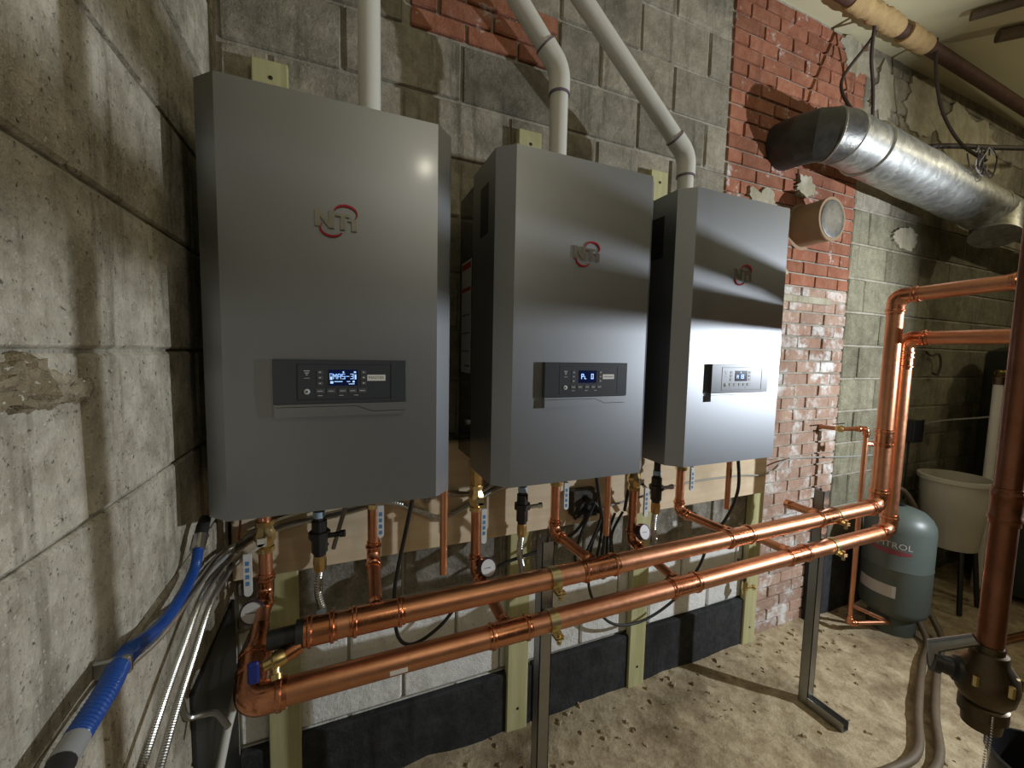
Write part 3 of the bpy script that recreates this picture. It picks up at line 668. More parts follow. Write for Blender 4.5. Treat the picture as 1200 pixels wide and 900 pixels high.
for i, (x, ze) in enumerate(ret):
    t = thing('return_branch', (x, YC, -0.5), 'copper return branch with gauge dropping from the %s boiler to the lower header' % names[i], 'pipe', 'copper return branches')
    xh = (-0.206, 0.447, 1.122)[i]
    p = [(x, YC, -0.39), (x, YC, ze), (xh, YH + (0.0657 if i == 0 else 0.045), ZD + (0.0298 if i == 0 else 0.0))]
    MB().tube(fillet(p, 0.045, 8), R1, 18).build('pipe', 'copper', t)
    elbow(t, p, R1, 0.036)
    if i == 0:
        d = (Vector(p[1]) - Vector(p[2])).normalized(); q_ = Vector(p[2]) - d * 0.01
        MB().lathe(q_, d, [(0, 0.036), (0.035, 0.036), (0.036, 0.039), (0.045, 0.039), (0.046, 0.034), (0.075, 0.024), (0.10, 0.0215), (0.12, 0.0215)], 24).build('reducer', 'copper_fitting', t)
    MB().lathe((x, YC, -0.372), (0, 0, -1), [(0, 0.028), (0.03, 0.028), (0.034, 0.024), (0.05, 0.022), (0.07, 0.020), (0.09, 0.019)], 10).build('union', 'brass', t)
    ball_valve(t, x, YC, (-0.535, -0.50, -0.505)[i], (-2.2, 0.8, 1.6)[i], 0.135)
    gauge(t, x + (-0.022, 0.024, 0.012)[i], YC - 0.035, ze - (0.028, -0.02, -0.05)[i], 0.032, i > 0)
# relief discharge tubes
for i, (x, y, zb) in enumerate(((0.2535, 1.06, -0.612), (0.822, 1.10, -0.610), (1.405, 1.11, -0.600))):
    t = thing('relief_tube', (x, y, zb), 'thin open-ended copper relief tube hanging under the %s boiler' % names[i], 'pipe', 'copper relief tubes')
    m = MB().tube([(x, y, -0.372), (x, y, zb)], 0.0105, 16, False); m.tube([(x, y, zb), (x, y, -0.375)], 0.0095, 16, False)
    m.lathe((x, y, zb), (0, 0, 1), [(0, 0.0105), (0, 0.0095)], 16, False); m.build('tube', 'copper', t, fixn=False)
# gas drops
for i, x in enumerate((-0.065, 0.592, 1.205)):
    t = thing('gas_line', (x, 1.28, -0.8), 'dark gas line with black union and silver flexible tail under the %s boiler' % names[i], 'gas line', 'boiler gas lines')
    y = 1.285
    MB().tube([(x, y, -0.372), (x, y, -0.50)], 0.0135, 14).build('pipe', 'dark_iron', t)
    MB().lathe((x, y, -0.49), (0, 0, -1), [(0, 0.016), (0.012, 0.016), (0.014, 0.021), (0.045, 0.021), (0.047, 0.030), (0.066, 0.030), (0.068, 0.022), (0.11, 0.022), (0.112, 0.017), (0.125, 0.017)], 8).build('union', 'dark_iron', t)
    MB().lathe((x, y, -0.476), (0, 0, -1), [(0, 0.0165), (0.018, 0.0165)], 12).build('collar', 'cap_lightblue', t)
    MB().lathe((x, y, -0.61), (0, 0, -1), [(0, 0.017), (0.02, 0.019), (0.045, 0.017), (0.05, 0.012)], 8).build('flare_nut', 'brass', t)
    pts = bez([(x, y, -0.65), (x - 0.006, y, -0.72), (x + 0.006, y, -0.79), (x, y + 0.02, -0.86)], 20)
    MB().tube(pts, [0.0105 + (0.0016 if k % 2 else 0) for k in range(len(pts))], 12).build('flex_tail', 'steel_flex', t)
    if i == 0:
        MB().lathe((x + 0.006, 1.20, -0.735), (0, 0, -1), [(0, 0.013), (0.018, 0.015), (0.024, 0.013)], 12).build('tail_cap', 'cap_lightblue', t)
    MB().lathe((x + 0.026, y - 0.01, -0.55), (1, -0.2, 0.1), [(0, 0.008), (0.03, 0.008), (0.031, 0.011), (0.045, 0.011)], 8).build('test_port', 'chrome' if i else 'dark_iron', t)

# ---------------------------------------------------------------- electrics on the board
t = thing('outlet_box', (0.915, 1.40, -0.61), 'grey metal outlet box on the backing board below the middle boiler', 'outlet')
MB().bbox((0.862, 1.372, -0.665), (0.972, 1.418, -0.555), 0.004).build('box', 'sooty_steel', t)
fp = MB().bbox((0.860, 1.369, -0.667), (0.974, 1.373, -0.553), 0.001).build('cover_plate', 'sooty_steel', t)
for z in (-0.586, -0.634): MB().lathe((0.915, 1.369, z), (0, -1, 0), [(0, 0.016), (0.002, 0.016)], 16).build('socket', 'black_plastic', fp)
for x in (0.872, 0.962):
    for z in (-0.565, -0.655): MB().lathe((x, 1.369, z), (0, -1, 0), [(0, 0.004), (0.002, 0.003)], 8).build('screw', 'chrome', fp)
def cable(name, pts, r, mat, label, cat, n=12, segs=10, group=None, ribbed=False, parts=None, rib=0.0012):
    q_ = bez(pts, segs); b_ = Vector(pts[-1])
    rr_ = [r + (rib if k % 2 else 0) for k in range(len(q_))] if ribbed else r
    if parts is None:
        return tag(MB().tube(q_, rr_, n).build(name, mat, None, b_, sharp=60 if not ribbed else 25), label, cat, group)
    t_ = thing(name, b_, label, cat, group)
    MB().tube(q_, rr_, n).build('sheath', mat, t_)
    for (p, d, L, rp, mt, nm) in parts: MB().tube([p, Vector(p) + Vector(d).normalized() * L], rp, 12).build(nm, mt, t_)
    return t_
gp = 'black power cords under the boilers'
cable('power_cord', [(0.195, 1.15, -0.365), (0.175, 1.18, -0.50), (0.155, 1.25, -0.68), (0.152, 1.32, -0.82), (0.17, 1.36, -0.98), (0.23, 1.40, -1.05), (0.33, 1.42, -1.02), (0.42, 1.42, -0.93), (0.55, 1.41, -0.83), (0.74, 1.39, -0.78), (0.86, 1.36, -0.72), (0.915, 1.345, -0.636)], 0.0062, 'black_rubber', 'black power cord hanging from the nearest boiler and looping behind both headers', 'cord', group=gp, parts=[((0.915, 1.369, -0.634), (0, -1, -0.3), 0.035, 0.013, 'black_plastic', 'plug')])
cable('power_cord', [(0.780, 1.12, -0.365), (0.835, 1.16, -0.52), (0.89, 1.20, -0.66), (0.92, 1.26, -0.80), (0.91, 1.33, -0.88), (0.87, 1.36, -0.84), (0.88, 1.34, -0.72), (0.935, 1.335, -0.60)], 0.0062, 'black_rubber', 'black power cord drooping from the middle boiler to the outlet box', 'cord', group=gp, parts=[((0.915, 1.369, -0.586), (0.2, -1, -0.3), 0.035, 0.013, 'black_plastic', 'plug')])
cable('power_cord', [(1.395, 1.07, -0.365), (1.45, 1.10, -0.52), (1.475, 1.16, -0.66), (1.50, 1.26, -0.82), (1.54, 1.35, -1.00), (1.46, 1.40, -1.16), (1.28, 1.42, -1.24), (1.10, 1.42, -1.20), (0.98, 1.41, -1.02), (0.96, 1.38, -0.80), (0.99, 1.35, -0.68), (0.95, 1.345, -0.62)], 0.0062, 'black_rubber', 'long black power cord from the farthest boiler making a wide loop below the headers', 'cord', group=gp)
for k, (dx, dz) in enumerate(((-0.05, -0.02), (0.02, -0.05), (0.06, 0.0))):
    cable('cord_loop', [(0.945, 1.35, -0.60 - 0.02 * k), (0.98 + dx * 0.3, 1.33, -0.66), (0.95 + dx, 1.32, -0.76 + dz), (0.93 + dx * 1.4, 1.32, -0.84 + dz), (0.98 + dx, 1.33, -0.86 + dz), (1.00 + dx * 0.5, 1.34, -0.75), (1.03 + dx, 1.35, -0.66)], 0.0055, 'black_rubber',
          ('slack black cord loop hanging nearest the strut under the outlet box', 'slack black cord loop hanging lowest under the outlet box', 'slack black cord loop hanging nearest the middle boiler relief tube')[k], 'cord', group='slack cord loops under the outlet box')
cable('control_cable', [(1.155, 1.30, -0.366), (1.13, 1.33, -0.45), (1.125, 1.36, -0.56), (1.14, 1.40, -0.68)], 0.0075, 'black_rubber', 'short dark cable curving down at the left underside of the farthest boiler', 'cord')
cable('control_cable', [(0.03, 1.30, -0.366), (0.015, 1.33, -0.46), (-0.01, 1.36, -0.56), (-0.03, 1.38, -0.64)], 0.007, 'wire_grey', 'short grey cable curving beside the gas union of the nearest boiler', 'cord')
gf = 'flexible steel conduits on the backing board'
cable('flex_conduit', [(-0.305, 1.36, -0.60), (-0.2, 1.395, -0.53), (0.0, 1.405, -0.50), (0.13, 1.405, -0.50), (0.20, 1.40, -0.44), (0.215, 1.36, -0.366)], 0.0095, 'steel_flex', 'upper ribbed steel conduit crossing the board and turning up into the nearest boiler', 'conduit', segs=26, group=gf, ribbed=True)
cable('flex_conduit', [(-0.310, 1.30, -0.60), (-0.22, 1.385, -0.56), (0.0, 1.40, -0.535), (0.14, 1.405, -0.52), (0.24, 1.405, -0.56), (0.33, 1.405, -0.60), (0.44, 1.405, -0.56), (0.52, 1.40, -0.52), (0.585, 1.38, -0.49)], 0.0095, 'steel_flex', 'lower ribbed steel conduit sagging across the board towards the middle boiler', 'conduit', segs=26, group=gf, ribbed=True)
cable('flex_conduit', [(0.26, 1.405, -0.52), (0.36, 1.405, -0.515), (0.46, 1.40, -0.52), (0.55, 1.39, -0.46), (0.60, 1.36, -0.366)], 0.0095, 'steel_flex', 'short ribbed steel conduit running from the relief tube to the middle boiler', 'conduit', segs=24, group=gf, ribbed=True, parts=[((0.265, 1.405, -0.52), (1, 0, 0), 0.02, 0.016, 'strut_steel', 'connector')])
cable('wall_cable', [(0.985, 1.412, -0.66), (1.2, 1.412, -0.64), (1.5, 1.412, -0.60), (1.85, 1.412, -0.60), (2.07, 1.412, -0.61), (2.35, 1.47, -0.57), (2.9, 1.47, -0.60), (3.4, 1.47, -0.62)], 0.0045, 'wire_grey', 'thin grey cable running along the board and on across the brick wall', 'cable')

# ---------------------------------------------------------------- cables on the left wall
gl = 'steel-clad cables on the left wall'
def armoured(pts, r, label, segs=56):
    return cable('armoured_cable', pts, r, 'steel_flex', label, 'cable', segs=segs, group=gl, ribbed=True, rib=0.0010)
t = thing('blue_hose', (-0.29, 0.8, -0.48), 'thick blue sheathed flexible line clipped to the rough left wall', 'hose')
q_ = bez([(-0.292, 1.052, -0.435), (-0.292, 1.02, -0.472), (-0.292, 0.93, -0.487), (-0.292, 0.84, -0.480), (-0.292, 0.74, -0.452), (-0.29, 0.70, -0.447), (-0.285, 0.655, -0.447), (-0.285, 0.588, -0.452)], 26)
MB().tube(q_, [0.0095 + (0.0008 if k % 2 else 0) + 0.0035 * max(0.0, min(1.0, (k - 85) / 20)) for k in range(len(q_))], 14).build('sheath', 'blue_plastic', t, sharp=25)
MB().tube([(-0.292, 1.105, -0.395), (-0.292, 1.085, -0.405), (-0.292, 1.045, -0.440)], [0.011, 0.0125, 0.0135], 14).build('dark_end', 'black_rubber', t)
MB().tube([(-0.292, 1.070, -0.420), (-0.292, 1.045, -0.442)], 0.0150, 14).build('end_ferrule', 'steel_flex', t)
MB().tube([(-0.285, 0.590, -0.452), (-0.285, 0.562, -0.454)], 0.0135, 14).build('lower_coupling', 'pvc_grey', t)
MB().tube(bez([(-0.285, 0.566, -0.454), (-0.283, 0.54, -0.456), (-0.28, 0.50, -0.445), (-0.28, 0.40, -0.43)], 14), 0.0130, 14).build('dark_tail', 'black_rubber', t)
MB().bbox((-0.318, 0.696, -0.460), (-0.276, 0.706, -0.434), 0.003).build('clip', 'strut_steel', t)
armoured([(-0.290, 1.36, -0.575), (-0.295, 1.20, -0.535), (-0.297, 1.05, -0.525), (-0.297, 0.94, -0.517), (-0.297, 0.84, -0.503), (-0.297, 0.74, -0.475), (-0.297, 0.68, -0.470), (-0.295, 0.62, -0.472), (-0.295, 0.55, -0.475), (-0.295, 0.45, -0.46)], 0.0058, 'steel-clad cable lying right under the blue hose on the left wall')
armoured([(-0.285, 1.37, -0.60), (-0.29, 1.20, -0.57), (-0.295, 1.06, -0.565), (-0.296, 0.95, -0.595), (-0.297, 0.86, -0.625), (-0.297, 0.76, -0.665), (-0.297, 0.70, -0.70)], 0.0066, 'left one of the two steel-clad cables descending steeply on the left wall')
armoured([(-0.275, 1.375, -0.62), (-0.283, 1.22, -0.595), (-0.288, 1.10, -0.60), (-0.290, 0.99, -0.640), (-0.292, 0.89, -0.680), (-0.293, 0.79, -0.73), (-0.293, 0.73, -0.76)], 0.0066, 'right one of the two steel-clad cables descending steeply on the left wall')
cable('grey_cable', [(-0.287, 1.38, -0.585), (-0.297, 1.18, -0.55), (-0.305, 1.02, -0.53), (-0.307, 0.9, -0.497), (-0.307, 0.80, -0.475)], 0.005, 'wire_grey', 'plain grey cable tucked behind the blue hose on the left wall', 'cable')
cable('red_wire', [(-0.27, 1.33, -0.40), (-0.268, 1.325, -0.47), (-0.275, 1.33, -0.55)], 0.003, 'wire_red', 'bare reddish wire in the corner under the nearest boiler', 'wire')
# white drain pipe in the lower left corner
t = thing('drain_pipe', (-0.30, 1.06, ZF), 'thin white drain pipe with a grey elbow in the lower left corner', 'pipe')
MB().tube([(-0.255, 1.25, -0.868), (-0.283, 1.18, -0.99), (-0.300, 1.13, -1.10), (-0.300, 1.06, -1.58)], 0.0105, 16).build('pipe', 'pvc_white', t)
MB().tube(fillet([(-0.258, 1.245, -0.875), (-0.250, 1.262, -0.845), (-0.242, 1.34, -0.838)], 0.02, 8), 0.0165, 16).build('grey_elbow', 'pvc_grey', t)
t = thing('pipe_strap', (-0.29, 1.05, -0.83), 'grey metal pipe strap on the left wall by the white drain pipe', 'bracket')
MB().tube(bez([(-0.318, 1.0, -0.745), (-0.316, 1.02, -0.80), (-0.29, 1.03, -0.812), (-0.262, 1.02, -0.81), (-0.235, 0.99, -0.825)], 8), 0.0065, 8).build('strap', 'strut_steel', t)
t = thing('leaning_board', (-0.26, 1.3, -1.2), 'black board leaning in the corner behind the copper elbow', 'board')
MB().bbox((-0.3235, 1.06, ZF), (-0.3135, 1.44, -0.78), 0.003).build('sheet', 'black_plastic', t)

# ---------------------------------------------------------------- things on the brick and right-hand wall
YD = 1.27; ax0 = Vector((2.10, YD, 1.075)); ax1 = Vector((3.72, YD, 0.955)); dx = (ax1 - ax0).normalized(); LD = (ax1 - ax0).length; rd = 0.116
t = thing('duct', (2.9, YD, 1.0), 'galvanised round duct with a sooty elbow turning into the brick', 'duct')
gore = fillet([ax0 + dx * 0.34, ax0 + dx * 0.02, ax0 + dx * 0.02 + Vector((0, 0.228, 0.02))], 0.19, 3)
full = MB().tube(gore, rd, 40, False); nn = 40
for k in range(len(gore) - 1):
    g_ = MB().add([v.copy() for v in full.v[k * nn:(k + 2) * nn]], [(i, (i + 1) % nn, (i + 1) % nn + nn, i + nn) for i in range(nn)])
    g_.build('elbow_gore', 'galvanised' if k < 1 else ('duct_spotted' if k < 2 else 'sooty_steel'), t)
    ring = [gore[k]] and full.v[k * nn:(k + 1) * nn]; cc = sum(ring, Vector()) / nn; tn = (gore[k + 1] - gore[k]).normalized() * 0.004
    if 0 < k < 3:
        sm = MB().add([cc + (v - cc) * q for v in ring for q in (1.0,)] + [cc + (v - cc) * 1.035 + tn for v in ring] + [cc + (v - cc) * 1.0 + tn * 2.2 for v in ring],
                 [(i, (i + 1) % nn, (i + 1) % nn + nn, i + nn) for i in range(nn)] + [(i + nn, (i + 1) % nn + nn, (i + 1) % nn + 2 * nn, i + 2 * nn) for i in range(nn)])
        sm.build('elbow_seam', 'galvanised', t)
prf = [(0, rd + 0.006), (0.003, rd + 0.011), (0.010, rd + 0.006)]
for k in range(1, 12): prf.append((k * (LD - 0.30) / 11, rd + 0.006 + (0.004 if k in (4, 8) else 0)))
MB().lathe(ax0 + dx * 0.325, dx, prf, 36).build('barrel', 'galvanised', t)
MB().lathe(ax1 - dx * 0.02, dx, [(0, rd + 0.010), (0.02, rd + 0.012), (0.04, rd + 0.008), (0.30, rd + 0.008), (0.34, 0.085), (0.36, 0.080), (0.9, 0.078), (1.6, 0.078)], 32).build('narrow_section', 'galvanised', t)
MB().lathe(ax1 + dx * 0.10 + Vector((0, -0.02, 0.0)), Vector((-0.45, -0.15, -1)), [(0, 0.11), (0.17, 0.11), (0.175, 0.115), (0.185, 0.115)], 28).build('branch_collar', 'galvanised', t)
t = thing('wall_thimble', (2.3, 1.42, 0.71), 'short brown flue sleeve with a round silver cap on the brick', 'flue')
p0 = Vector((2.335, 1.50, 0.72)); dd = Vector((0, -1, 0))
MB().lathe(p0, dd, [(0, 0.125), (0.006, 0.125), (0.008, 0.108), (0.145, 0.108), (0.150, 0.112), (0.156, 0.110)], 36).build('sleeve', 'sleeve_clay', t)
MB().lathe(p0 + dd * 0.1545, dd, [(0, 0.095), (0.004, 0.095), (0.006, 0.088), (0.007, 0.05)], 36).build('cap', 'duct_spotted', t)
# hanging wires round the duct
gw = 'dark wires hanging round the duct'
ws = [([(2.62, 1.33, 1.78), (2.55, 1.36, 1.65), (2.42, 1.40, 1.45), (2.40, 1.34, 1.28), (2.44, 1.28, 1.19)], 'dark wire dropping from the ceiling to the top of the duct elbow'),
      ([(2.52, 1.32, 1.78), (2.58, 1.36, 1.6), (2.66, 1.38, 1.45), (2.72, 1.40, 1.25)], 'dark wire crossing behind the duct barrel to the left'),
      ([(3.05, 1.30, 1.78), (3.08, 1.30, 1.6), (3.14, 1.28, 1.4), (3.22, 1.22, 1.22), (3.27, 1.13, 1.10)], 'long dark wire hanging to the middle of the duct barrel'),
      ([(4.6, 1.1, 1.46), (4.0, 1.15, 1.33), (3.6, 1.2, 1.27), (3.2, 1.30, 1.24), (3.02, 1.4, 1.22)], 'thick black cable running level above the duct')]
for k, (pts, lab) in enumerate(ws): cable('hanging_wire', pts, 0.008 if k < 3 else 0.014, 'wire_dark', lab, 'wire', group=gw)
rr = random.Random(11); t = thing('wire_tangle', (3.25, 1.15, 1.08), 'tangle of thin wires bunched against the duct barrel', 'wire')
for k in range(7):
    a0 = rr.uniform(0, 6.28); pts = []
    for j in range(7):
        a = a0 + j * 0.9; s = 0.05 + 0.03 * rr.random()
        pts.append((3.22 + 0.07 * (k - 3) / 3 + s * math.cos(a), 1.115 + 0.03 * rr.random() - 0.012 * k / 7, 1.08 + s * math.sin(a) + 0.02 * rr.random()))
    MB().tube(bez(pts, 6), 0.0035, 6).build('strand', ('wire_dark', 'wire_grey', 'wire_dark')[k % 3], t)
# ceiling pipe with torn insulation
t = thing('ceiling_pipe', (3.4, 1.32, 1.73), 'rusty pipe with torn tan insulation running along the ceiling edge', 'pipe')
MB().tube([(1.2, 1.32, 1.765), (3.1, 1.32, 1.740), (5.9, 1.34, 1.70)], 0.034, 18).build('pipe', 'rust', t)
rr = random.Random(3)
for (x0, cnt) in ((2.30, 16), (2.78, 9)):
    pr = [(k * 0.028, 0.038 + 0.012 * rr.random()) for k in range(cnt)]
    MB().lathe((x0, 1.32, 1.7505 - (x0 - 2.3) * 0.013), (1, 0.0, -0.013), pr, 20).build('insulation', 'insulation', t, sharp=40)
cable('ceiling_shadow_bar', [(3.3, 1.15, 1.765), (3.9, 0.55, 1.767), (4.6, 0.1, 1.767)], 0.03, 'hose_tan', 'brown bar standing in for a shadow across the cream ceiling, nearer the insulated pipe', 'conduit', group='ceiling shadow bars')  # solid brown bars stand in for the shadow stripes on the ceiling
cable('ceiling_shadow_bar', [(3.0, 1.15, 1.772), (3.4, 0.62, 1.775), (3.9, 0.1, 1.775)], 0.022, 'hose_tan', 'brown bar standing in for a shadow across the cream ceiling, at the top picture edge', 'conduit', group='ceiling shadow bars')

# tank and its feed
TX, TY = 3.05, 1.255
t = thing('expansion_tank', (TX, TY, ZF), 'grey-green expansion tank standing on the floor at the end of the headers', 'tank')
r = 0.160
MB().lathe((TX, TY, ZF + 0.10), (0, 0, 1), [(0, 0.10), (0.01, 0.13), (0.03, 0.152), (0.06, r), (0.30, r), (0.305, r + 0.002), (0.31, r), (0.52, r), (0.555, 0.155), (0.59, 0.138), (0.62, 0.11), (0.64, 0.06), (0.645, 0.018)], 48).build('shell', 'tank_green', t)
MB().lathe((TX, TY, ZF - 0.005), (0, 0, 1), [(0, 0.108), (0.004, 0.110), (0.12, 0.108)], 36).build('base_ring', 'tank_green', t)
MB().lathe((TX, TY, ZF + 0.738), (0, 0, 1), [(0, 0.018), (0.02, 0.018), (0.022, 0.014)], 14).build('air_valve', 'black_plastic', t)
def wrap(mb, rad): # bend a flat mesh (x = arc length, y ignored, z) around the tank towards the camera
    a0 = math.atan2(-TY, -TX) 
    for v in mb.v:
        a = a0 + v.x / rad; v.x, v.y = TX + rad * math.cos(a), TY + rad * math.sin(a)
    return mb
m = MB(); n = 16
for i in range(n):
    x0 = -0.125 + 0.19 * i / n; x1 = -0.125 + 0.19 * (i + 1) / n; f = lambda x: 0.020 * math.sqrt(max(0, 1 - ((x + 0.03) / 0.098) ** 2)) + 0.002
    m.add([(x0, 0, -1.085 - f(x0)), (x1, 0, -1.085 - f(x1)), (x1, 0, -1.085 + 0.4 * f(x1)), (x0, 0, -1.085 + 0.4 * f(x0))], [(0, 1, 2, 3)])
wrap(m, r + 0.0008).build('brand_bar', 'tank_red', t, fixn=False)
wrap(text_mb('AMTROL', 0.048, (-0.03, 0, -1.052)), r + 0.0012).build('brand_lettering', 'tank_white', t, fixn=False)
m = MB()
for i in range(12):
    x0 = -0.19 + 0.20 * i / 12; x1 = -0.19 + 0.20 * (i + 1) / 12; m.add([(x0, 0, -1.36), (x1, 0, -1.36), (x1, 0, -1.29), (x0, 0, -1.29)], [(0, 1, 2, 3)])
wrap(m, r + 0.0009).build('data_label', 'tank_white', t, fixn=False)
t = thing('tank_feed', (2.72, 1.3, ZF), 'thin copper feed pipe dropping from the wall to the tank base', 'pipe')
pth = [(2.62, 1.49, -0.40), (2.655, 1.40, -0.40), (2.715, 1.30, -0.385), (2.715, 1.30, -1.53), (2.94, 1.22, -1.53)]
MB().tube(fillet(pth, 0.025, 6), 0.0125, 14).build('pipe', 'copper', t)
for i in (2, 3): elbow(t, pth[i - 1:i + 2], 0.0125, 0.026)
MB().tube(fillet([(2.715, 1.30, -1.42), (2.82, 1.27, -1.47), (2.93, 1.22, -1.52)], 0.02, 5), 0.0115, 12).build('diagonal', 'copper', t)
MB().lathe((2.648, 1.42, -0.40), (0.35, -0.9, 0), [(0, 0.014), (0.01, 0.02), (0.03, 0.02), (0.04, 0.014)], 8).build('stop_valve', 'brass', t)
MB().bbox((2.58, 1.395, -0.372), (2.69, 1.405, -0.366), 0.001).build('valve_handle', 'chrome', t)
MB().lathe((2.715, 1.30, -0.47), (0.9, -0.3, 0), [(0, 0.012), (0.04, 0.012), (0.041, 0.016), (0.055, 0.016)], 10).build('side_outlet', 'copper_fitting', t)
# hoses on the floor
zf = ZF + 0.015
cable('floor_hose', [(3.13, 1.22, -1.45), (3.05, 1.09, zf + 0.01), (2.78, 1.00, zf), (2.40, 0.86, zf), (2.15, 0.76, zf), (1.95, 0.76, zf), (1.7, 0.80, zf), (1.4, 0.80, zf), (1.1, 0.72, zf)], 0.016, 'hose_tan', 'tan hose snaking over the floor from the tank, the one on the left', 'hose', group='tan hoses on the floor')
cable('floor_hose', [(3.22, 1.18, -1.45), (3.14, 1.06, zf + 0.01), (2.86, 0.97, zf), (2.47, 0.83, zf), (2.22, 0.72, zf), (2.05, 0.69, zf), (1.85, 0.70, zf)], 0.016, 'hose_tan', 'tan hose snaking over the floor from the tank, the one on the right', 'hose', group='tan hoses on the floor')
cable('tank_hose', [(3.28, 1.44, -0.82), (3.42, 1.40, -0.86), (3.50, 1.34, -1.05), (3.49, 1.32, -1.25), (3.42, 1.30, -1.42), (3.32, 1.32, -1.54)], 0.016, 'hose_tan', 'dull hose arching down behind the right side of the expansion tank', 'hose')
t = thing('floor_pipe', (3.8, 0.88, ZF + 0.02), 'copper pipe lying on the floor at the right picture edge', 'pipe')
MB().tube([(3.42, 0.935, ZF + 0.022), (4.3, 0.80, ZF + 0.022)], 0.018, 16).build('pipe', 'copper', t)
m = MB(); sleeve(m, (3.40, 0.938, ZF + 0.022), (0.88, -0.135, 0), 0.05, 0.018, 0.004); m.build('coupling', 'copper_fitting', t)
# brass capped drain cock on the black band
t = thing('wall_cock', (1.985, 1.44, -1.21), 'small brass drain cock hanging beside the right end of the boiler wall', 'tap')
MB().tube(fillet([(1.985, 1.48, -1.10), (1.985, 1.44, -1.10), (1.985, 1.43, -1.25)], 0.02, 5), 0.009, 12).build('pipe', 'brass_dark', t)
MB().lathe((1.985, 1.43, -1.20), (0, 0, -1), [(0, 0.013), (0.02, 0.016), (0.04, 0.016), (0.05, 0.010), (0.07, 0.010)], 8).build('valve', 'brass', t)
MB().lathe((1.99, 1.42, -1.225), (0.9, -0.4, 0), [(0, 0.007), (0.03, 0.007), (0.031, 0.015), (0.037, 0.015)], 12).build('handle', 'brass', t)
# junction box on far wall
t = thing('junction_box', (3.55, 1.46, -0.45), 'small black junction box on the wall above the tank', 'box')
MB().bbox((3.50, 1.42, -0.54), (3.62, YW - 0.008, -0.40), 0.004).build('case', 'black_plastic', t)
MB().bbox((3.495, 1.414, -0.545), (3.625, 1.421, -0.395), 0.002).build('lid', 'black_plastic', t)
MB().tube([(3.56, 1.46, -0.54), (3.56, 1.46, -0.95)], 0.006, 8).build('tail', 'black_rubber', t)
cable('far_cable', [(3.62, 1.47, -0.45), (3.95, 1.45, -0.42), (4.05, 1.30, -0.38), (4.06, 0.95, -0.28), (4.2, 0.70, -0.27)], 0.006, 'wire_grey', 'thin grey cable crossing from the junction box to the dark heater', 'cable')
t = thing('wall_hook', (3.8, 1.48, -0.02), 'small curled wire hook on the far block wall', 'hook')
MB().tube(bez([(3.72, 1.482, 0.07), (3.76, 1.47, 0.04), (3.84, 1.46, 0.05), (3.88, 1.46, -0.02), (3.85, 1.46, -0.09), (3.78, 1.46, -0.08)], 8), 0.007, 8).build('wire', 'wire_dark', t)
# water heater, discharge pipe, tub
HX, HY = 4.42, 1.10
t = thing('water_heater', (HX, HY, ZF), 'tall dark cylindrical heater standing in the far right shadow', 'heater')
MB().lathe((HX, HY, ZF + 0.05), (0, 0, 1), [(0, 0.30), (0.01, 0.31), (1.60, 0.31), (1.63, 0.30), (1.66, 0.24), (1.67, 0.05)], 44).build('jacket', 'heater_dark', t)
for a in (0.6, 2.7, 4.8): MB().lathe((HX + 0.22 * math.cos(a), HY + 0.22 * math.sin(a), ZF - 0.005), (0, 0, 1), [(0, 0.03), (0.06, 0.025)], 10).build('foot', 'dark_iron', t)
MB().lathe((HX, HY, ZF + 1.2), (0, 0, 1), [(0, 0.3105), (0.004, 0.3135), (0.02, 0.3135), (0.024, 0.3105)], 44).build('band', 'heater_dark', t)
t = thing('discharge_pipe', (3.90, 1.185, -1.55), 'white upright discharge pipe with a fitting on top in front of the dark heater', 'pipe')
MB().tube([(3.90, 1.185, -0.12), (3.90, 1.185, -1.50)], 0.024, 16).build('pipe', 'pvc_white', t)
MB().lathe((3.90, 1.185, -0.14), (0, 0, 1), [(0, 0.030), (0.05, 0.030), (0.055, 0.022), (0.09, 0.022)], 12).build('adapter', 'brass_dark', t)
MB().tube([(3.88, 1.19, -0.065), (4.02, 1.12, -0.065)], 0.02, 12).build('relief_valve', 'brass', t)
MB().bbox((3.93, 1.12, -0.02), (4.10, 1.14, -0.005), 0.003).build('valve_lever', 'chrome', t)
t = thing('utility_tub', (3.70, 1.32, ZF), 'pale tapered plastic tub behind the expansion tank', 'tub')
MB().lathe((3.72, 1.27, -1.22), (0, 0, 1), [(0, 0.10), (0.01, 0.13), (0.3, 0.16), (0.44, 0.17), (0.445, 0.185), (0.47, 0.185), (0.472, 0.165), (0.3, 0.15), (0.03, 0.11)], 32, True).build('basin', 'tub_cream', t)
for (sx, sy) in ((-1, -1), (1, -1), (-1, 1), (1, 1)): MB().tube([(3.72 + sx * 0.09, 1.27 + sy * 0.09, -1.21), (3.72 + sx * 0.12, 1.27 + sy * 0.12, ZF - 0.003)], 0.014, 8).build('leg', 'dark_iron', t)
# near drop pipe with hose valve and chain
GX, GY = 1.135, 0.318
t = thing('drop_pipe', (GX, GY, -0.6), 'dark copper drop pipe with a bronze hose valve, hanging close at the right edge', 'pipe')
MB().tube([(GX, GY, 1.79), (GX, GY, -0.565)], 0.0185, 24).build('pipe', 'copper_dark', t)
m = MB(); sleeve(m, (GX, GY, -0.30), (0, 0, 1), 0.07, 0.0185, 0.004); m.build('coupling', 'copper_dark', t)
vb = MB().lathe((GX, GY, -0.535), (0, 0, -1), [(0, 0.021), (0.012, 0.021), (0.014, 0.026), (0.03, 0.028), (0.05, 0.041), (0.075, 0.044), (0.10, 0.040), (0.115, 0.030), (0.118, 0.034), (0.14, 0.034), (0.142, 0.029), (0.165, 0.027)], 22).build('valve_body', 'brass_dark', t)
sd = Vector((-0.50, 0.62, 0.08)).normalized(); sp = Vector((GX, GY, -0.605))
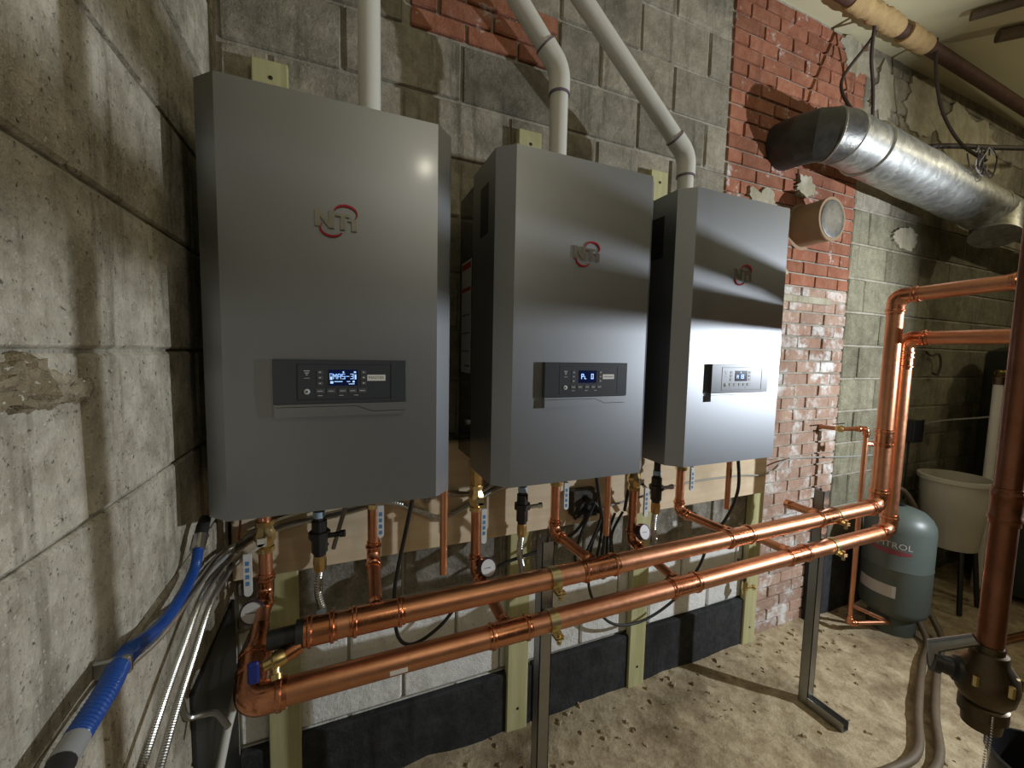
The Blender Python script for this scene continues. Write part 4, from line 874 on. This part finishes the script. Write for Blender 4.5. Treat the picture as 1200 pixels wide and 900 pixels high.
MB().lathe(sp + sd * 0.02, sd, [(0, 0.026), (0.025, 0.024), (0.03, 0.018), (0.045, 0.016), (0.047, 0.021), (0.058, 0.021)], 14).build('valve_bonnet', 'dark_iron', vb)
q_ = sp + sd * 0.072
MB().tube([q_ + Vector((0, 0, -0.012)), q_ + Vector((0.0, 0.004, 0.030)), q_ + Vector((0.020, -0.045, 0.072))], [0.008, 0.013, 0.010], 10).build('valve_lever', 'strut_steel', vb)
for k in range(6):
    a = k * math.pi / 3; MB().lathe((GX + 0.044 * math.cos(a), GY + 0.044 * math.sin(a), -0.585), (0, 0, -1), [(0, 0.005), (0.02, 0.005)], 6).build('bolt', 'brass', vb)
ch = MB(); pts = bez([(GX - 0.030, GY - 0.022, -0.655), (GX - 0.036, GY - 0.024, -0.72), (GX - 0.030, GY - 0.020, -0.772), (GX - 0.018, GY - 0.014, -0.765), (GX - 0.006, GY - 0.012, -0.70)], 14)
for p in pts: ch.lathe(p - Vector((0, 0, 0.0017)), (0, 0, 1), [(0, 0.0005), (0.0006, 0.0014), (0.0017, 0.0019), (0.0028, 0.0014), (0.0034, 0.0005)], 6)
ch.build('bead_chain', 'chrome', t)
# black bucket rim at the lower right corner
t = thing('black_bucket', (2.08, 0.42, ZF), 'black bucket cut off by the lower right picture corner', 'bucket')
bk = MB().lathe((2.08, 0.42, ZF - 0.003), (0, 0, 1), [(0, 0.11), (0.005, 0.115), (0.30, 0.14), (0.302, 0.148), (0.318, 0.148), (0.32, 0.138), (0.29, 0.134), (0.02, 0.108)], 32); bk.build('pail', 'black_plastic', t)
MB().tube(bez([(1.935, 0.42, ZF + 0.29), (1.95, 0.34, ZF + 0.20), (2.08, 0.26, ZF + 0.15), (2.21, 0.34, ZF + 0.20), (2.225, 0.42, ZF + 0.29)], 8), 0.004, 8).build('bail', 'strut_steel', t)
# rubble crumbs on the floor
rb = MB(); rr = random.Random(21)
for k in range(200):
    y = 1.47 - abs(rr.gauss(0, 0.16)) if k % 3 else rr.uniform(0.55, 1.4)
    x = rr.uniform(0.3, 3.0); s = 0.003 + 0.009 * rr.random() ** 2
    z = ZF + 0.012 * noise.noise((x * 2.2, y * 2.2, 0)) + 0.008 * noise.noise((x * 9, y * 9, 3)) + 0.02 * max(0, (y - 1.3) / 0.2) * (0.5 + noise.noise((x * 5, 0, 9)))
    a = rr.uniform(0, 3.14); ca, sa = math.cos(a), math.sin(a); e1, e2, e3 = s * rr.uniform(0.6, 1.8), s * rr.uniform(0.5, 1), s * rr.uniform(0.4, 0.9)
    vs = []
    for (sx, sy, sz) in ((-1,-1,-1),(1,-1,-1),(1,1,-1),(-1,1,-1),(-.6,-.7,1),(.7,-.6,1),(.6,.7,1),(-.7,.6,1)):
        X, Y = sx * e1, sy * e2; vs.append((x + X * ca - Y * sa, y + X * sa + Y * ca, z + sz * e3))
    rb.add(vs, [(3,2,1,0),(4,5,6,7),(0,1,5,4),(1,2,6,5),(2,3,7,6),(3,0,4,7)])
o = rb.build('rubble', 'dirt', sharp=20, kind='stuff'); tag(o, 'loose crumbs of mortar scattered on the dirt floor', 'rubble')
for o in bpy.data.objects:
    if '_b' in o: del o['_b']
